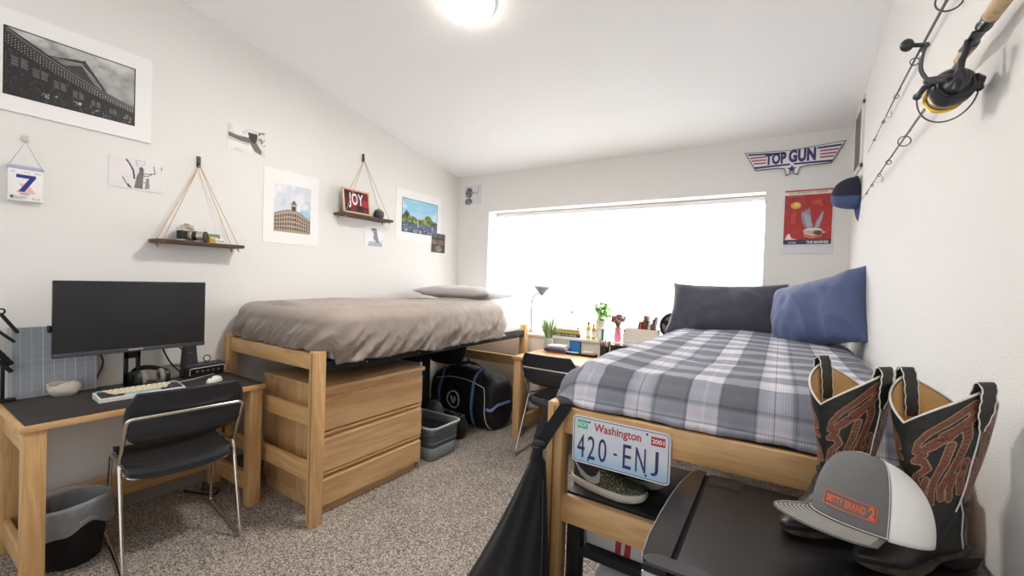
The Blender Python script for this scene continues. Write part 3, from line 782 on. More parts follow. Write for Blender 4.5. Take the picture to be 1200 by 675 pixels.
# --- heron photo, landscape print, dark card
c = Canvas(70, 70, (240,240,243)); 
c.poly([(0.15,0.02),(0.95,0.02),(0.95,0.2),(0.8,0.26),(0.2,0.24)], (172,182,194)); c.poly([(0.3,0.9),(0.6,0.92),(0.66,0.62),(0.72,0.4),(0.78,0.22),(0.62,0.2),(0.42,0.44),(0.46,0.64)], (140,140,152)); c.line([(0.35,0.82),(0.56,0.86)], 0.06, (92,90,96)); c.line([(0.8,0.22),(0.92,0.34),(1,0.3)], 0.02, (150,156,166)); c.mix((c.fbm(12,12,3)-0.5)*1.4, (235,236,240))
print_on_left_wall('photo_print', 'little pale photo of a grey heron under the JOY shelf', 'photo', 2.57, 2.783, 1.709, 1.901, c)
c = Canvas(130, 90, (150,204,232)); c.mix((c.fbm(4,4,2)-0.46)*4*(c.y > 0.4), (232,244,250)); c.ell(0.45,0.55,0.13,0.10,(178,208,232),1,0.3)
k = c.fbm(14,9,6); tree = (c.y < 0.42+0.22*np.exp(-((c.x-0.12)/0.1)**2)+0.20*np.exp(-((c.x-0.72)/0.12)**2)+0.06*np.exp(-((c.x-0.32)/0.1)**2)+0.10*(k-0.5))
c.mix(tree*1.0, (70,84,52)); c.mix(tree*(c.fbm(24,18,4)-0.45)*5, (156,176,76)); c.mix(tree*(c.fbm(30,20,14)-0.56)*6, (36,46,40))
wtr = (c.y < 0.30); c.mix(wtr*1.0, (66,82,110)); c.mix(wtr*(c.fbm(14,20,41)-0.5)*5, (102,120,160)); c.mix(wtr*(c.fbm(30,20,44)-0.6)*8, (206,206,196)); c.mix(wtr*(c.fbm(9,9,47)-0.6)*8, (38,40,44))
for cond in (c.x < 0.01, c.x > 0.99, c.y < 0.013, c.y > 0.987): c.a[cond] = (70,74,80)
print_on_left_wall('art_print', 'white matted colour print of a blue sky over trees and water', 'print', 2.930, 3.590, 1.812, 2.33, c, (3.008,3.53,1.896,2.244), thick=0.004)
c = Canvas(50, 60, (74,66,62)); c.mix((c.y > 0.78)*0.7, (104,106,112)); c.poly([(0.04,0.42),(0.96,0.42),(0.96,0.66),(0.04,0.66)], (134,112,96)); c.line([(0.46,0),(0.46,1)], 0.05, (40,36,36)); c.ell(0.55,0.2,0.2,0.14,(170,146,126),0.8,0.4); c.mix((c.fbm(10,12,5)-0.5)*2, (46,42,42))
print_on_left_wall('photo_card', 'small dark brown photo card overlapping the landscape print near the corner', 'card', 3.445, 3.668, 1.718, 1.933, c, thick=0.006)

# --- photo taped on the back wall
c = Canvas(60, 60, (224,224,230)); c.ell(0.25,0.62,0.19,0.24,(96,96,102),1,0.2); c.ell(0.24,0.18,0.19,0.14,(110,110,114),1,0.2); c.mix((c.fbm(14,14,9)-0.5)*3*(c.x < 0.45), (214,214,220)); c.line([(0.35,0.6),(0.76,0.62)], 0.03, (120,120,128)); c.line([(0.74,0.5),(0.80,0.92)], 0.03, (150,150,156))
t = thing('photo_print', 'small grey photo taped to the back wall beside the corner', 'photo', (-3.055, YB-0.001, 2.41))
b = B(); b.box((-3.182,YB-0.003,2.298),(-2.926,YB-0.0006,2.53)); pt(b, 'backing', M['paper'], t, smooth=False)
c.mesh('picture', V((-3.18,YB-0.0038,2.30))-t.location, (0.252,0,0), (0,0,0.228), t)

# --- rope hung shelves
rope_m = mat('jute_rope', (196,160,116), 0.9); walnut = wood('dark_walnut', 1, (104,76,58), (58,40,32), scale=1.2, rough=0.6)
hook_m = mat('dark_bronze_hook', (70,66,62), 0.45, 0.3)
def rope_shelf(ya, yb, z, yh, zh, lab):
    t = thing('rope_shelf', lab, 'shelf', (XL+0.075, (ya+yb)/2, z))
    b = B(); b.box((XL+0.003,ya,z-0.022),(XL+0.140,yb,z), bev=0.003); pt(b, 'board', walnut, t)
    b = B(); b.box((XL+0.0006,yh-0.011,zh-0.02),(XL+0.009,yh+0.011,zh+0.055), bev=0.003); b.tube([(XL+0.006,yh,zh+0.0),(XL+0.020,yh,zh-0.008),(XL+0.022,yh,zh+0.012)], 0.004, seg=8); pt(b, 'hook', hook_m, t)
    for sy, ye in ((1, ya+0.035), (-1, yb-0.035)):
        for xe in (XL+0.022, XL+0.120):
            b = B(); b.tube([(XL+0.020,yh,zh-0.004),(xe,ye,z),(xe,ye,z-0.034)], 0.0022, seg=6); b.sphere((xe,ye,z-0.031), 0.008, seg=8)
            b.tube([(xe,ye,z-0.034),(xe+0.006,ye+0.006,z-0.045)], 0.003, seg=6, rf=lambda q: 1+q*0.8); pt(b, 'rope', rope_m, t)
    return t
rope_shelf(0.982, 1.468, 1.612, 1.236, 2.125, 'rope hung walnut wall shelf holding the camera')
rope_shelf(2.236, 2.783, 1.968, 2.525, 2.49, 'rope hung walnut wall shelf holding the JOY sign')

# camera on the first shelf (lens looks into the room and towards the window)
silver = mat('camera_silver', (196,186,172), 0.35, 0.6); leather = mat('camera_leather', (34,34,36), 0.7, bump=(300,0.3,2))
zc = 1.612
cm = thing('film_camera', 'silver and black film camera with a long lens on the rope shelf', 'camera', (XL+0.075, 1.15, zc+0.001), rotz=math.radians(44))
def loc(b, name, m, root, parent=None, **k): return b.done(name, m, parent=parent if parent is not None else root, **k)
b = B(); b.box((-0.022,-0.070,0.0),(0.020,0.068,0.062), bev=0.008); loc(b, 'body', leather, cm)
b = B(); b.box((-0.023,-0.071,0.058),(0.021,0.069,0.082), bev=0.006); b.box((-0.023,-0.071,0.0),(0.021,0.069,0.008), bev=0.002)
b.prism([(-0.03,0),(0.03,0),(0.018,0.022),(-0.018,0.022)], (-0.02,0,0.08), (0,1,0), (0,0,1), (1,0,0), 0.05); loc(b, 'top_plate', silver, cm, smooth=False)
b = B(); b.cyl((0,-0.05,0.082),(0,-0.05,0.092),0.011,seg=18); b.cyl((0,0.048,0.082),(0,0.048,0.090),0.010,seg=18); b.cyl((0.002,0.03,0.082),(0.002,0.03,0.088),0.005,seg=10); loc(b, 'dial', silver, cm)
b = B(); b.box((-0.01,-0.008,0.102),(0.012,0.008,0.108), bev=0.001); loc(b, 'hot_shoe', M['black'], cm)
ln = B(); ln.lathe([(0.0,0.0),(0.031,0.0),(0.031,0.02),(0.028,0.022)], (0.02,0,0.036), (1,0,0), seg=28); ln.mi = 1; ln.lathe([(0.0285,0.022),(0.0285,0.045),(0.0270,0.047)], (0.02,0,0.036), (1,0,0), seg=28); ln.mi = 0
ln.lathe([(0.0275,0.047),(0.0275,0.085),(0.026,0.088)], (0.02,0,0.036), (1,0,0), seg=28); ln.mi = 1; ln.lathe([(0.0295,0.086),(0.0295,0.094),(0.0,0.094)], (0.02,0,0.036), (1,0,0), seg=28)
loc(ln, 'lens', [silver, M['black']], cm)
def carton(name, lab, lo, hi, m, txt=None, tm=None, rz=0, bev=0.001, cat='film box', group=None):
    cx_, cy_, cz_ = (lo[0]+hi[0])/2, (lo[1]+hi[1])/2, lo[2]
    t = thing(name, lab, cat, (cx_,cy_,cz_), rotz=rz, group=group)
    d = [(hi[i]-lo[i])/2 for i in range(3)]
    b = B(); b.box((-d[0],-d[1],0),(d[0],d[1],2*d[2]), bev=bev); loc(b, 'carton', m, t)
    if txt:
        b = B(); b.text(txt, (d[0]+0.0005,-d[1]*0.75,d[2]*0.6), (0,1,0), (0,0,1), d[1]*1.5, d[2]*0.8, 0.0002, bold=0.02); loc(b, 'printing', tm, t, smooth=False)
    return t
carton('film_box', 'grey green film carton stacked behind the yellow box beside the camera', (XL+0.03,1.262,zc+0.0005), (XL+0.065,1.345,zc+0.062), mat('green_carton', (98,128,104), 0.5), '400', M['paper'])
carton('film_box', 'small yellow film box at the tip of the camera lens', (XL+0.09,1.262,zc+0.0005), (XL+0.125,1.292,zc+0.036), mat('yellow_carton', (228,190,70), 0.5), 'GC', M['black'])
carton('film_box', 'small white film box at the right end of the camera row', (XL+0.09,1.298,zc+0.0005), (XL+0.12,1.352,zc+0.030), M['paper'], 'FILM', mat('green_ink', (90,130,110), 0.6))

# JOY sign
js = thing('joy_sign', 'framed red plaid JOY sign leaning on the second shelf', 'sign', (XL+0.10, 2.40, 1.9715))
js.rotation_euler = (0, math.radians(-9), 0)
H_, W_ = 0.215, 0.275
b = B()
for lo, hi in (((0,-W_/2,0),(0.016,W_/2,0.012)), ((0,-W_/2,H_-0.012),(0.016,W_/2,H_)), ((0,-W_/2,0),(0.016,-W_/2+0.012,H_)), ((0,W_/2-0.012,0),(0.016,W_/2,H_))): b.box(lo, hi, bev=0.0015)
loc(b, 'frame', mat('pale_pine', (226,196,168), 0.5), js)
c = Canvas(80, 60, (112,30,36)); sx = np.floor(c.x*4) % 2; sy = np.floor(c.y*3.2) % 2; c.mix(sx*sy*1.0, (178,48,50)); c.mix((1-sx)*(1-sy)*1.0, (40,34,36)); c.mix((c.fbm(30,20,4)-0.5)*0.8, (60,30,34))
c.mesh('panel', (0.008,-W_/2+0.01,0.01), (0,W_-0.02,0), (0,0,H_-0.02), js)
b = B(); b.text('JOY', (0.009,-0.082,0.045), (0,1,0), (0,0,1), 0.150, 0.135, 0.002, bold=0.02, spacing=1.15); loc(b, 'lettering', M['paper'], js, smooth=False)
# succulent
su = thing('potted_succulent', 'tiny succulent in a black pot at the right of the JOY sign', 'plant', (XL+0.085, 2.652, 1.969))
b = B(); b.lathe([(0.0,0.0),(0.034,0.0),(0.046,0.015),(0.049,0.035),(0.045,0.058),(0.040,0.058),(0.038,0.05),(0,0.05)], (0,0,0), seg=24); loc(b, 'pot', M['dgrey'], su)
b = B(); 
for k in range(26):
    a = k*2.4; rr = 0.012+0.024*(k/26); h = 0.085-0.024*(k/26)+0.006*R_.random()
    p0 = V((0.3*rr*math.cos(a), 0.3*rr*math.sin(a), 0.052)); p1 = V((rr*1.3*math.cos(a), rr*1.3*math.sin(a), h))
    b.mi = k % 3; b.tube([p0, (p0+p1)/2+V((0,0,0.006)), p1], 0.006, seg=6, rf=lambda q: 0.5+1.1*math.sin(q*PI*0.9))
loc(b, 'leaves', [mat('succulent_green', (140,164,88), 0.6), mat('succulent_pink', (196,140,118), 0.6), mat('succulent_dark', (84,104,62), 0.6)], su)

# ================================================================== left desk
ZD = 0.748
dm = B(); dm.box((-3.20,0.40,ZD+0.0004),(-2.66,1.375,ZD+0.0042), bev=0.0018)
label(dm.done('desk_mat', mat('dark_leather_mat', (52,46,44), 0.62, bump=(120,0.15,3)), origin=(-2.93,0.89,ZD)), 'black leatherette mat covering the desk under the keyboard', 'desk mat')
ZM = ZD+0.0045
# monitor
mo = thing('monitor', 'wide black monitor standing switched off on the left desk', 'monitor', (-3.10, 0.863, ZM))
b = B(); b.box((-0.115+0.1-0.02,-0.325,0.222),(0.118,0.325,0.606), bev=0.006)
for v in b.bm.verts: pass
b = B(); b.box((0.072,-0.325,0.217),(0.098,0.325,0.604), bev=0.004); b.box((0.045,-0.2,0.27),(0.074,0.2,0.55), bev=0.012); loc(b, 'housing', M['black'], mo)
scrn = mat('monitor_screen', (40,41,43), 0.35, coat=0.0)
b = B(); b.box((0.098,-0.319,0.243),(0.0988,0.319,0.598)); loc(b, 'screen', scrn, mo, smooth=False)
b = B(); b.box((0.098,-0.325,0.2165),(0.1002,0.325,0.240), bev=0.001); loc(b, 'chin', mat('bezel_grey', (72,73,76), 0.45), mo)
b = B(); b.text('GIGABYTE', (0.1004,-0.038,0.2255), (0,1,0), (0,0,1), 0.062, 0.0085, 0.0002, bold=0.02); loc(b, 'lettering', M['white'], mo, smooth=False)
b = B()
b.box((0.010,-0.035,0.02),(0.034,-0.018,0.30), bev=0.003); b.box((0.010,0.018,0.02),(0.034,0.035,0.30), bev=0.003); b.box((0.010,-0.035,0.17),(0.034,0.035,0.42), bev=0.003); b.box((0.010,-0.035,0.01),(0.034,0.035,0.09), bev=0.003); b.box((0.03,-0.05,0.34),(0.05,0.05,0.44), bev=0.003)
loc(b, 'stand_neck', M['black'], mo)
b = B(); b.prism([(-0.07,-0.12),(0.05,-0.15),(0.1,-0.13),(0.1,0.13),(0.05,0.15),(-0.07,0.12)], (0,0,0.0), (1,0,0), (0,1,0), (0,0,1), 0.012); loc(b, 'stand_foot', M['black'], mo, smooth=False)
b = B(); b.box((0.055,-0.338,0.345),(0.085,-0.324,0.38), bev=0.004); loc(b, 'side_hook', M['black'], mo)

# keyboard
kb = thing('keyboard', 'compact white keyboard with cream, black and mint keycaps on the desk mat', 'keyboard', (-2.888, 0.850, ZM), rotz=math.radians(-2))
b = B(); b.prism([(0.066,0.0),(0.066,0.018),(-0.062,0.030),(-0.066,0.026),(-0.066,0.0)], (0,-0.178,0), (1,0,0), (0,0,1), (0,1,0), 0.356); 
loc(b, 'case', M['white'], kb, smooth=False)
cream = mat('cream_keycap', (232,222,196), 0.5); kdark = mat('charcoal_keycap', (62,64,66), 0.5); mint = mat('mint_keycap', (150,188,184), 0.5)
rowsk = [[1]*13+[2], [1.5]+[1]*12+[1.5], [1.75]+[1]*11+[2.25], [2.25]+[1]*10+[1.75,1], [1.25]*3+[6.25]+[1.0]*4]
U = 0.0226; tot = 15
for r_i, row in enumerate(rowsk):
    x = -0.048+r_i*0.0228; yy = -0.170; zt = 0.0285-(x+0.06)*0.093
    sc_ = 0.340/sum(row)
    for i, wk in enumerate(row):
        wd = wk*sc_
        m_ = cream
        if (r_i == 0 and i == 0) or (r_i == 4 and 3 == i): m_ = mint
        elif (i == 0) or (i == len(row)-1 and r_i > 0) or (r_i == 4 and i != 3) or (r_i == 3 and i >= len(row)-2): m_ = kdark
        if r_i == 0 and i >= len(row)-1: m_ = mint
        b = B()
        rs = []
        for q, ins in ((0.0, 0.0008), (0.0085, 0.0030)):
            rs.append([V((x-U/2+ins, yy+ins, zt+q)), V((x+U/2-ins, yy+ins, zt+q)), V((x+U/2-ins, yy+wd-ins, zt+q)), V((x-U/2+ins, yy+wd-ins, zt+q))])
        b.rings(rs); loc(b, 'keycap', m_, kb, smooth=False)
        yy += wd
b = B(); b.tube(smoothpath([(-0.066,0.10,0.02),(-0.10,0.14,0.01),(-0.16,0.28,0.004),(-0.235,0.42,0.004),(-0.25,0.49,0.003),(-0.26,0.53,0.002)]), 0.0022, seg=6); loc(b, 'cable', M['white'], kb)

# mouse
ms = thing('computer_mouse', 'white wireless mouse on the desk mat right of the keyboard', 'mouse', (-2.905, 1.205, ZM), rotz=math.radians(-62))
def mshape(s, t):
    a = s*2*PI; r = math.cos(t*PI/2)
    x = 0.052*r*math.cos(a)*(1); y = 0.031*r*math.sin(a)*(1+0.10*math.cos(a)*-1)
    return V((x, y, 0.034*math.sin(t*PI/2)**0.8*(1-0.25*r*math.cos(a)*0.6)))
b = B(); b.grid(mshape, 32, 12, closed_u=True); b.bm.verts.ensure_lookup_table(); bmesh.ops.remove_doubles(b.bm, verts=b.bm.verts[:], dist=1e-5); loc(b, 'shell', M['white'], ms)
b = B(); b.cyl((0.024,-0.004,0.029),(0.024,0.004,0.029),0.007,seg=16); loc(b, 'scroll_wheel', M['dgrey'], ms)

# bowl-like white tissue dish
bw = thing('ceramic_dish', 'lumpy white ceramic dish at the back edge of the left desk', 'dish', (-3.155, 0.615, ZM))
b = B(); 
def dish(s, t):
    a = s*2*PI; prof = [(0.0,0.001),(0.045,0.0),(0.060,0.012),(0.066,0.03),(0.066,0.042),(0.060,0.043),(0.054,0.026),(0.0,0.016)]
    q = t*(len(prof)-1); i = min(int(q), len(prof)-2); f_ = q-i; r = prof[i][0]*(1-f_)+prof[i+1][0]*f_; h = prof[i][1]*(1-f_)+prof[i+1][1]*f_
    wb = 1+0.06*math.sin(3*a+1)+0.03*math.sin(5*a); return V((r*wb*0.8*math.cos(a), r*wb*math.sin(a), 1.45*h*(1+0.12*math.sin(2*a+0.6))))
b.grid(dish, 36, 14, closed_u=True); loc(b, 'dish_body', mat('glazed_ceramic', (226,216,204), 0.45, var=(30,(200,184,168),0.5,0.7)), bw)
b = B(); b.prism([(-0.02,0),(0.03,0.004),(0.034,0.012),(0.03,0.022),(-0.01,0.012),(-0.024,0.006)], (0.0,0.0,0.050), (0,1,0), (0,0,1), (1,0,0), 0.03); loc(b, 'cover_flap', mat('cream_plastic', (236,230,220), 0.5), bw, smooth=False)

# ruled panel leaning on the wall behind the monitor
gp = thing('ruled_panel', 'pale blue-grey ruled plastic panel leaning on the wall behind the monitor', 'panel', (-3.222, 0.59, ZD))
gp.rotation_euler = (0, math.radians(-5.0), 0)
c = Canvas(150, 150, (160,168,178))
gx = (c.x*33) % 1; gy = (c.y*38) % 1; c.mix((gx < 0.22)*0.35, (206,214,222)); c.mix((gy < 0.22)*0.35, (206,214,222)); c.mix((((c.x*8.2) % 1) < 0.07)*0.8, (226,230,234)); c.mix((((c.y*9.5) % 1) < 0.06)*0.4, (226,230,234)); c.a[c.x < 0.045] = (214,218,222)
b = B(); b.box((-0.003,-0.163,0.0005),(0.003,0.163,0.362), bev=0.001); loc(b, 'sheet', mat('pale_plastic', (204,208,214), 0.4), gp)
c.mesh('ruling', (0.0036,-0.162,0.002), (0,0.324,0), (0,0,0.358), gp, painted('ruled_plastic', 0.35))
# folded black stand at the far left
fs = thing('folding_stand', 'folded black metal stand at the left edge of the desk', 'stand', (-3.2, 0.40, ZM))
b = B()
for p0, p1, r in (((0.0,0.0,0.43),(-0.0,0.055,0.335),0.008), ((0,-0.055,0.40),(0,0.045,0.29),0.007), ((0.0,-0.10,0.39),(0,0.035,0.18),0.013), ((0.012,-0.115,0.345),(0.012,0.035,0.145),0.010)):
    b = B(); b.tube([p0, p1], r, seg=10); loc(b, 'tube', M['black'], fs)
b = B(); b.tube([(0,0.012*math.cos(a),0.445+0.012*math.sin(a)) for a in [i*2*PI/14 for i in range(14)]], 0.004, seg=6, closed=True); loc(b, 'loop', M['black'], fs)
b = B(); b.box((-0.02,-0.012,0.0),(0.02,0.05,0.012), bev=0.003); b.box((-0.008,0.0,0.01),(0.008,0.014,0.24), bev=0.002); loc(b, 'base', M['black'], fs)

# headphones lying at the foot of the monitor
hp = thing('headphones', 'black headphones with grey ear cushions at the monitor foot', 'headphones', (-3.005, 0.93, ZM+0.013))
for sy, m_ in ((-1, 0), (1, 1)):
    b = B(); b.lathe([(0.0,0.0),(0.036,0.001),(0.045,0.008),(0.046,0.022),(0.040,0.026)], (0,sy*0.078,0.047), (0,-sy,0), seg=28); cup = loc(b, 'ear_cup', M['black'], hp)
    b = B(); b.lathe([(0.022,0.024),(0.040,0.024),(0.045,0.033),(0.041,0.046),(0.030,0.048),(0.022,0.040)], (0,sy*0.078,0.047), (0,-sy,0), seg=28); loc(b, 'ear_cushion', mat('grey_leatherette', (134,128,124), 0.6), hp, parent=cup)
b = B(); b.ribbon([(-0.01-0.11*math.sin(a), 0.085*math.cos(a), 0.05+0.035*math.sin(a)) for a in [PI*i/24 for i in range(25)]], 0.026, 0.006, (0,0,1)); loc(b, 'headband', M['black'], hp)

# docks right of the monitor
hb = thing('usb_hub', 'black hub box with a white cable coiled over it', 'hub', (-3.150, 1.245, ZM))
b = B(); b.box((-0.045,-0.115,0.022),(0.045,0.105,0.062), bev=0.004); b.box((-0.04,-0.12,0.0),(0.04,0.1,0.022), bev=0.003); loc(b, 'body', M['black'], hb)
b = B(); b.box((-0.05,-0.12,0.062),(0.05,0.11,0.078), bev=0.006); loc(b, 'lid', M['dgrey'], hb)
b = B(); b.tube(fillet([(0.052,-0.095,0.012),(0.052,-0.095,0.055),(0.052,0.10,0.062),(0.052,0.10,0.02)], 0.01), 0.0022, seg=6); loc(b, 'cable_loop', M['white'], hb)
b = B()
for k in range(5): b.box((0.045,-0.06+k*0.03,0.028),(0.0465,-0.045+k*0.03,0.040))
loc(b, 'ports', M['steel'], hb, smooth=False)
sp = thing('phone_stand', 'dark grey upright phone dock standing on the hub', 'phone stand', (-3.150, 1.168, ZM+0.0785))
b = B(); b.prism([(-0.048,0.0),(0.042,0.0),(0.030,0.125),(-0.040,0.125)], (0.006,0,0), (0,1,0), (0,0,1), (-1,0,0), 0.018); loc(b, 'slab', M['dgrey'], sp, smooth=False)
b = B(); b.text('ok', (0.0065,-0.012,0.07), (0,1,0), (0,0,1), 0.016, 0.006, 0.0002) if False else b.box((0.0062,-0.012,0.072),(0.0068,0.006,0.075)); loc(b, 'mark', mat('dim_mark', (130,130,132), 0.5), sp, smooth=False)
rg = thing('ring_stand', 'small dark ring upright on the hub lid', 'ring', (-3.150, 1.262, ZM+0.0785))
b = B(); b.tube([(0,0.019*math.cos(a),0.027+0.019*math.sin(a)) for a in [i*2*PI/24 for i in range(24)]], 0.0035, seg=8, closed=True); b.box((-0.01,-0.012,0),(0.01,0.012,0.008), bev=0.002); label(loc(b, 'ring', M['dgrey'], rg), None)
b = B(); b.lathe([(0,-0.001),(0.016,-0.001),(0.016,0.001),(0,0.001)], (0,0,0.027), (1,0,0), seg=20); loc(b, 'disc', M['white'], rg)
# cables
def cable(pts, r, m_, lab, group=None, n=8):
    b = B(); b.tube(smoothpath(pts, n), r, seg=7); o = b.done('power_cable', m_, origin=pts[0]); return label(o, lab, 'cable', group)
cable([(-3.235,0.735,1.0),(-3.24,0.78,0.90),(-3.235,0.76,0.82),(-3.225,0.74,0.756)], 0.0045, M['cable'], 'black cable dropping behind the left half of the monitor')
cable([(-3.12,1.005,1.0),(-3.14,1.03,0.93),(-3.15,1.07,0.85),(-3.13,1.105,0.80),(-3.12,1.12,0.775)], 0.0040, M['cable'], 'black cable sagging from the monitor, nearer its neck, down to the hub')
cable([(-3.15,1.09,1.0),(-3.17,1.12,0.94),(-3.18,1.17,0.90),(-3.185,1.20,0.893)], 0.0040, M['cable'], 'short black cable running from the monitor to the phone dock')
cable([(-3.05,0.97,0.84),(-3.12,1.03,0.845),(-3.16,1.09,0.835),(-3.17,1.12,0.822)], 0.0020, M['cable'], 'thin black cable from the headphones to the hub')
cable([(-3.24,1.36,0.70),(-3.23,1.33,0.6),(-3.22,1.31,0.45),(-3.2,1.30,0.32),(-3.1,1.26,0.30),(-3.16,1.33,0.40),(-3.21,1.32,0.55),(-3.24,1.30,0.68)], 0.0045, M['cable'], 'loop of black cable hanging under the right end of the left desk')
cable([(-3.2,1.28,0.012),(-3.1,1.24,0.012),(-3.05,1.30,0.012),(-2.98,1.25,0.012),(-3.08,1.2,0.012),(-3.18,1.16,0.012)], 0.006, M['cable'], 'black cable lying on the carpet beneath the left desk')

# ================================================================== chairs
def chair(lab, loc_, rz, splay=0.0):
    t = thing('stacking_chair', lab, 'chair', loc_, rotz=rz)
    W = 0.235; S = W+splay
    seatm = mat('chair_black_shell', (44,46,52), 0.38, bump=(8,0.02,2))
    for sx in (-1, 1):
        # side frame: one closed bent tube: floor bar, rear leg, seat rail, front leg
        P = [V((sx*S,-0.255,0.010)), V((sx*S,0.275,0.010)), V((sx*W,0.125,0.500)), V((sx*W*0.98,-0.17,0.462)), V((sx*S,-0.255,0.010))]
        Q = fillet([(P[0]+P[1])/2]+P[1:4]+[P[0]]+[(P[0]+P[1])/2], 0.035, 6)
        b = B(); b.tube(Q[:-1], 0.0088, seg=12, closed=True); loc(b, 'leg', M['chrome'], t)
    up = [(-W,0.125,0.500), (-W+0.004,0.275,0.742), (W-0.004,0.275,0.742), (W,0.125,0.500)]
    b = B(); b.tube(fillet(up, 0.03, 8), 0.0088, seg=12); loc(b, 'back_frame', M['chrome'], t)
    b = B(); b.tube(fillet([(-W+0.006,0.10,0.462),(-W+0.03,0.15,0.418),(W-0.03,0.15,0.418),(W-0.006,0.10,0.462)], 0.03, 6), 0.0085, seg=10); loc(b, 'rear_stretcher', M['chrome'], t)
    # seat: shallow dished sheet whose rear edge rolls down
    def seat(s, q):
        x = (2*s-1)*0.218
        prof = [(-0.225,0.452),(-0.212,0.470),(-0.17,0.474),(0.0,0.464),(0.085,0.466),(0.125,0.470),(0.150,0.462),(0.160,0.440),(0.160,0.410)]
        k = q*(len(prof)-1); i = min(int(k), len(prof)-2); f_ = k-i; f2 = f_*f_*(3-2*f_)
        y = prof[i][0]*(1-f_)+prof[i+1][0]*f_; z = prof[i][1]*(1-f2)+prof[i+1][1]*f2
        e = abs(2*s-1)
        z += 0.010*e**3-0.006*(1-e*e)
        if q > 0.9: z += 0.02*e**4
        if q < 0.1: y += 0.03*e**4
        return V((x, y+0.01*(1-e*e)*(q > 0.8), z))
    b = B(); b.grid(seat, 28, 40); loc(b, 'seat', seatm, t, angle=0, solid=0.009)
    def back(s, q):
        u = 2*s-1; e = abs(u)
        # outline: wide at the rail, tapering with rounded corners above and below
        z = 0.592+0.266*q
        prof = [(0,0.182),(0.12,0.214),(0.3,0.238),(0.55,0.240),(0.8,0.232),(1.0,0.200)]
        for (a0, w0), (a1, w1) in zip(prof[:-1], prof[1:]):
            if a0 <= q <= a1: hw = w0+(w1-w0)*(q-a0)/(a1-a0)
        pr = [(0,0.190),(0.1,0.226),(0.25,0.252),(0.45,0.262),(0.56,0.258),(0.75,0.276),(1.0,0.302)]
        for (a0, w0), (a1, w1) in zip(pr[:-1], pr[1:]):
            if a0 <= q <= a1: y = w0+(w1-w0)*(q-a0)/(a1-a0)
        y -= 0.022*e*e
        return V((u*hw, y, z))
    b = B(); b.grid(back, 28, 26); loc(b, 'backrest', seatm, t, angle=0, solid=0.007)
    return t
chair('black shell chair with chrome sled legs pushed up to the left desk', (-2.705,0.942,0), math.radians(-97.5))
chair('black shell chair with chrome sled legs facing the desk under the window', (-1.515,3.205,0), math.radians(180), splay=0.035)

# ================================================================== waste bin
wb = thing('waste_bin', 'black waste bin with a clear liner under the left desk', 'bin', (-2.875,0.592,0))
b = B(); b.lathe([(0.0,0.004),(0.098,0.002),(0.104,0.01),(0.136,0.275),(0.142,0.282),(0.140,0.288),(0.132,0.284),(0.100,0.014),(0.0,0.012)], seg=44); loc(b, 'bucket', M['blackm'], wb)
liner = mat('translucent_liner', (214,218,222), 0.3, transl=0.35)
linN = liner.node_tree; tr = linN.nodes.new('ShaderNodeBsdfTransparent'); mxs = linN.nodes.new('ShaderNodeMixShader'); mxs.inputs['Fac'].default_value = 0.5
src = linN.nodes['Material Output'].inputs['Surface'].links[0].from_socket
linN.links.new(src, mxs.inputs[1]); linN.links.new(tr.outputs['BSDF'], mxs.inputs[2]); linN.links.new(mxs.outputs['Shader'], linN.nodes['Material Output'].inputs['Surface'])
def ln_(s, q):
    a = s*2*PI
    prof = [(0.150,0.185),(0.1485,0.235),(0.149,0.27),(0.148,0.298),(0.138,0.308),(0.126,0.295),(0.114,0.22),(0.100,0.14),(0.09,0.05)]
    k = q*(len(prof)-1); i = min(int(k), len(prof)-2); f_ = k-i
    r = prof[i][0]*(1-f_)+prof[i+1][0]*f_; h = prof[i][1]*(1-f_)+prof[i+1][1]*f_
    n_ = noise.noise(V((math.cos(a)*3, math.sin(a)*3, h*9)))
    r += 0.004*n_+0.003*abs(math.sin(9*a+4*n_)); 
    if q < 0.08: h += 0.022*math.sin(3*a+1)+0.01*math.sin(7*a)
    h += 0.012*math.sin(2*a+0.7)*(1 if 0.3 < q < 0.7 else 0.4)
    return V((r*math.cos(a), r*math.sin(a), h))
b = B(); b.grid(ln_, 90, 30, closed_u=True); loc(b, 'liner', liner, wb, angle=0)

# ================================================================== under the left bed
gpn = thing('folded_panel', 'light grey flat folded panel standing between dresser and laundry basket', 'panel', (-2.56,2.362,0))
lg_ = mat('light_grey_metal', (150,156,160), 0.4)
b = B(); b.box((-0.25,-0.010,0.0),(0.245,0.010,0.775), bev=0.004); loc(b, 'panel', lg_, gpn)
b = B(); b.box((0.245,-0.011,0.0),(0.258,0.011,0.785), bev=0.004); b.box((0.246,-0.013,0.66),(0.262,0.013,0.68), bev=0.002); loc(b, 'edge_strip', mat('pale_grey_edge', (176,182,184), 0.35), gpn)

bk = thing('laundry_basket', 'grey collapsible laundry basket on the carpet beside the dresser', 'basket', (-2.42,2.565,0))
gr1 = mat('basket_grey', (118,122,126), 0.45); gr2 = mat('basket_rim', (170,172,172), 0.4); gr3 = mat('basket_rubber', (92,96,100), 0.6)
def bring(hx, hy, r, z, n=8):
    out = []
    for cx_, cy_, a0 in ((hx-r, hy-r, 0), (-hx+r, hy-r, PI/2), (-hx+r, -hy+r, PI), (hx-r, -hy+r, 3*PI/2)):
        for k in range(n+1): a = a0+k*PI/2/n; out.append(V((cx_+r*math.cos(a), cy_+r*math.sin(a), z)))
    return out
b = B(); b.rings([bring(0.19,0.135,0.04,0.004), bring(0.195,0.14,0.04,0.02), bring(0.205,0.148,0.04,0.11)], cap=True) 
b.bm.faces.ensure_lookup_table(); top = [f for f in b.bm.faces if len(f.verts) > 6 and f.calc_center_median().z > 0.1]; bmesh.ops.delete(b.bm, geom=top, context='FACES_ONLY')
loc(b, 'tub', gr1, bk, solid=0.004)
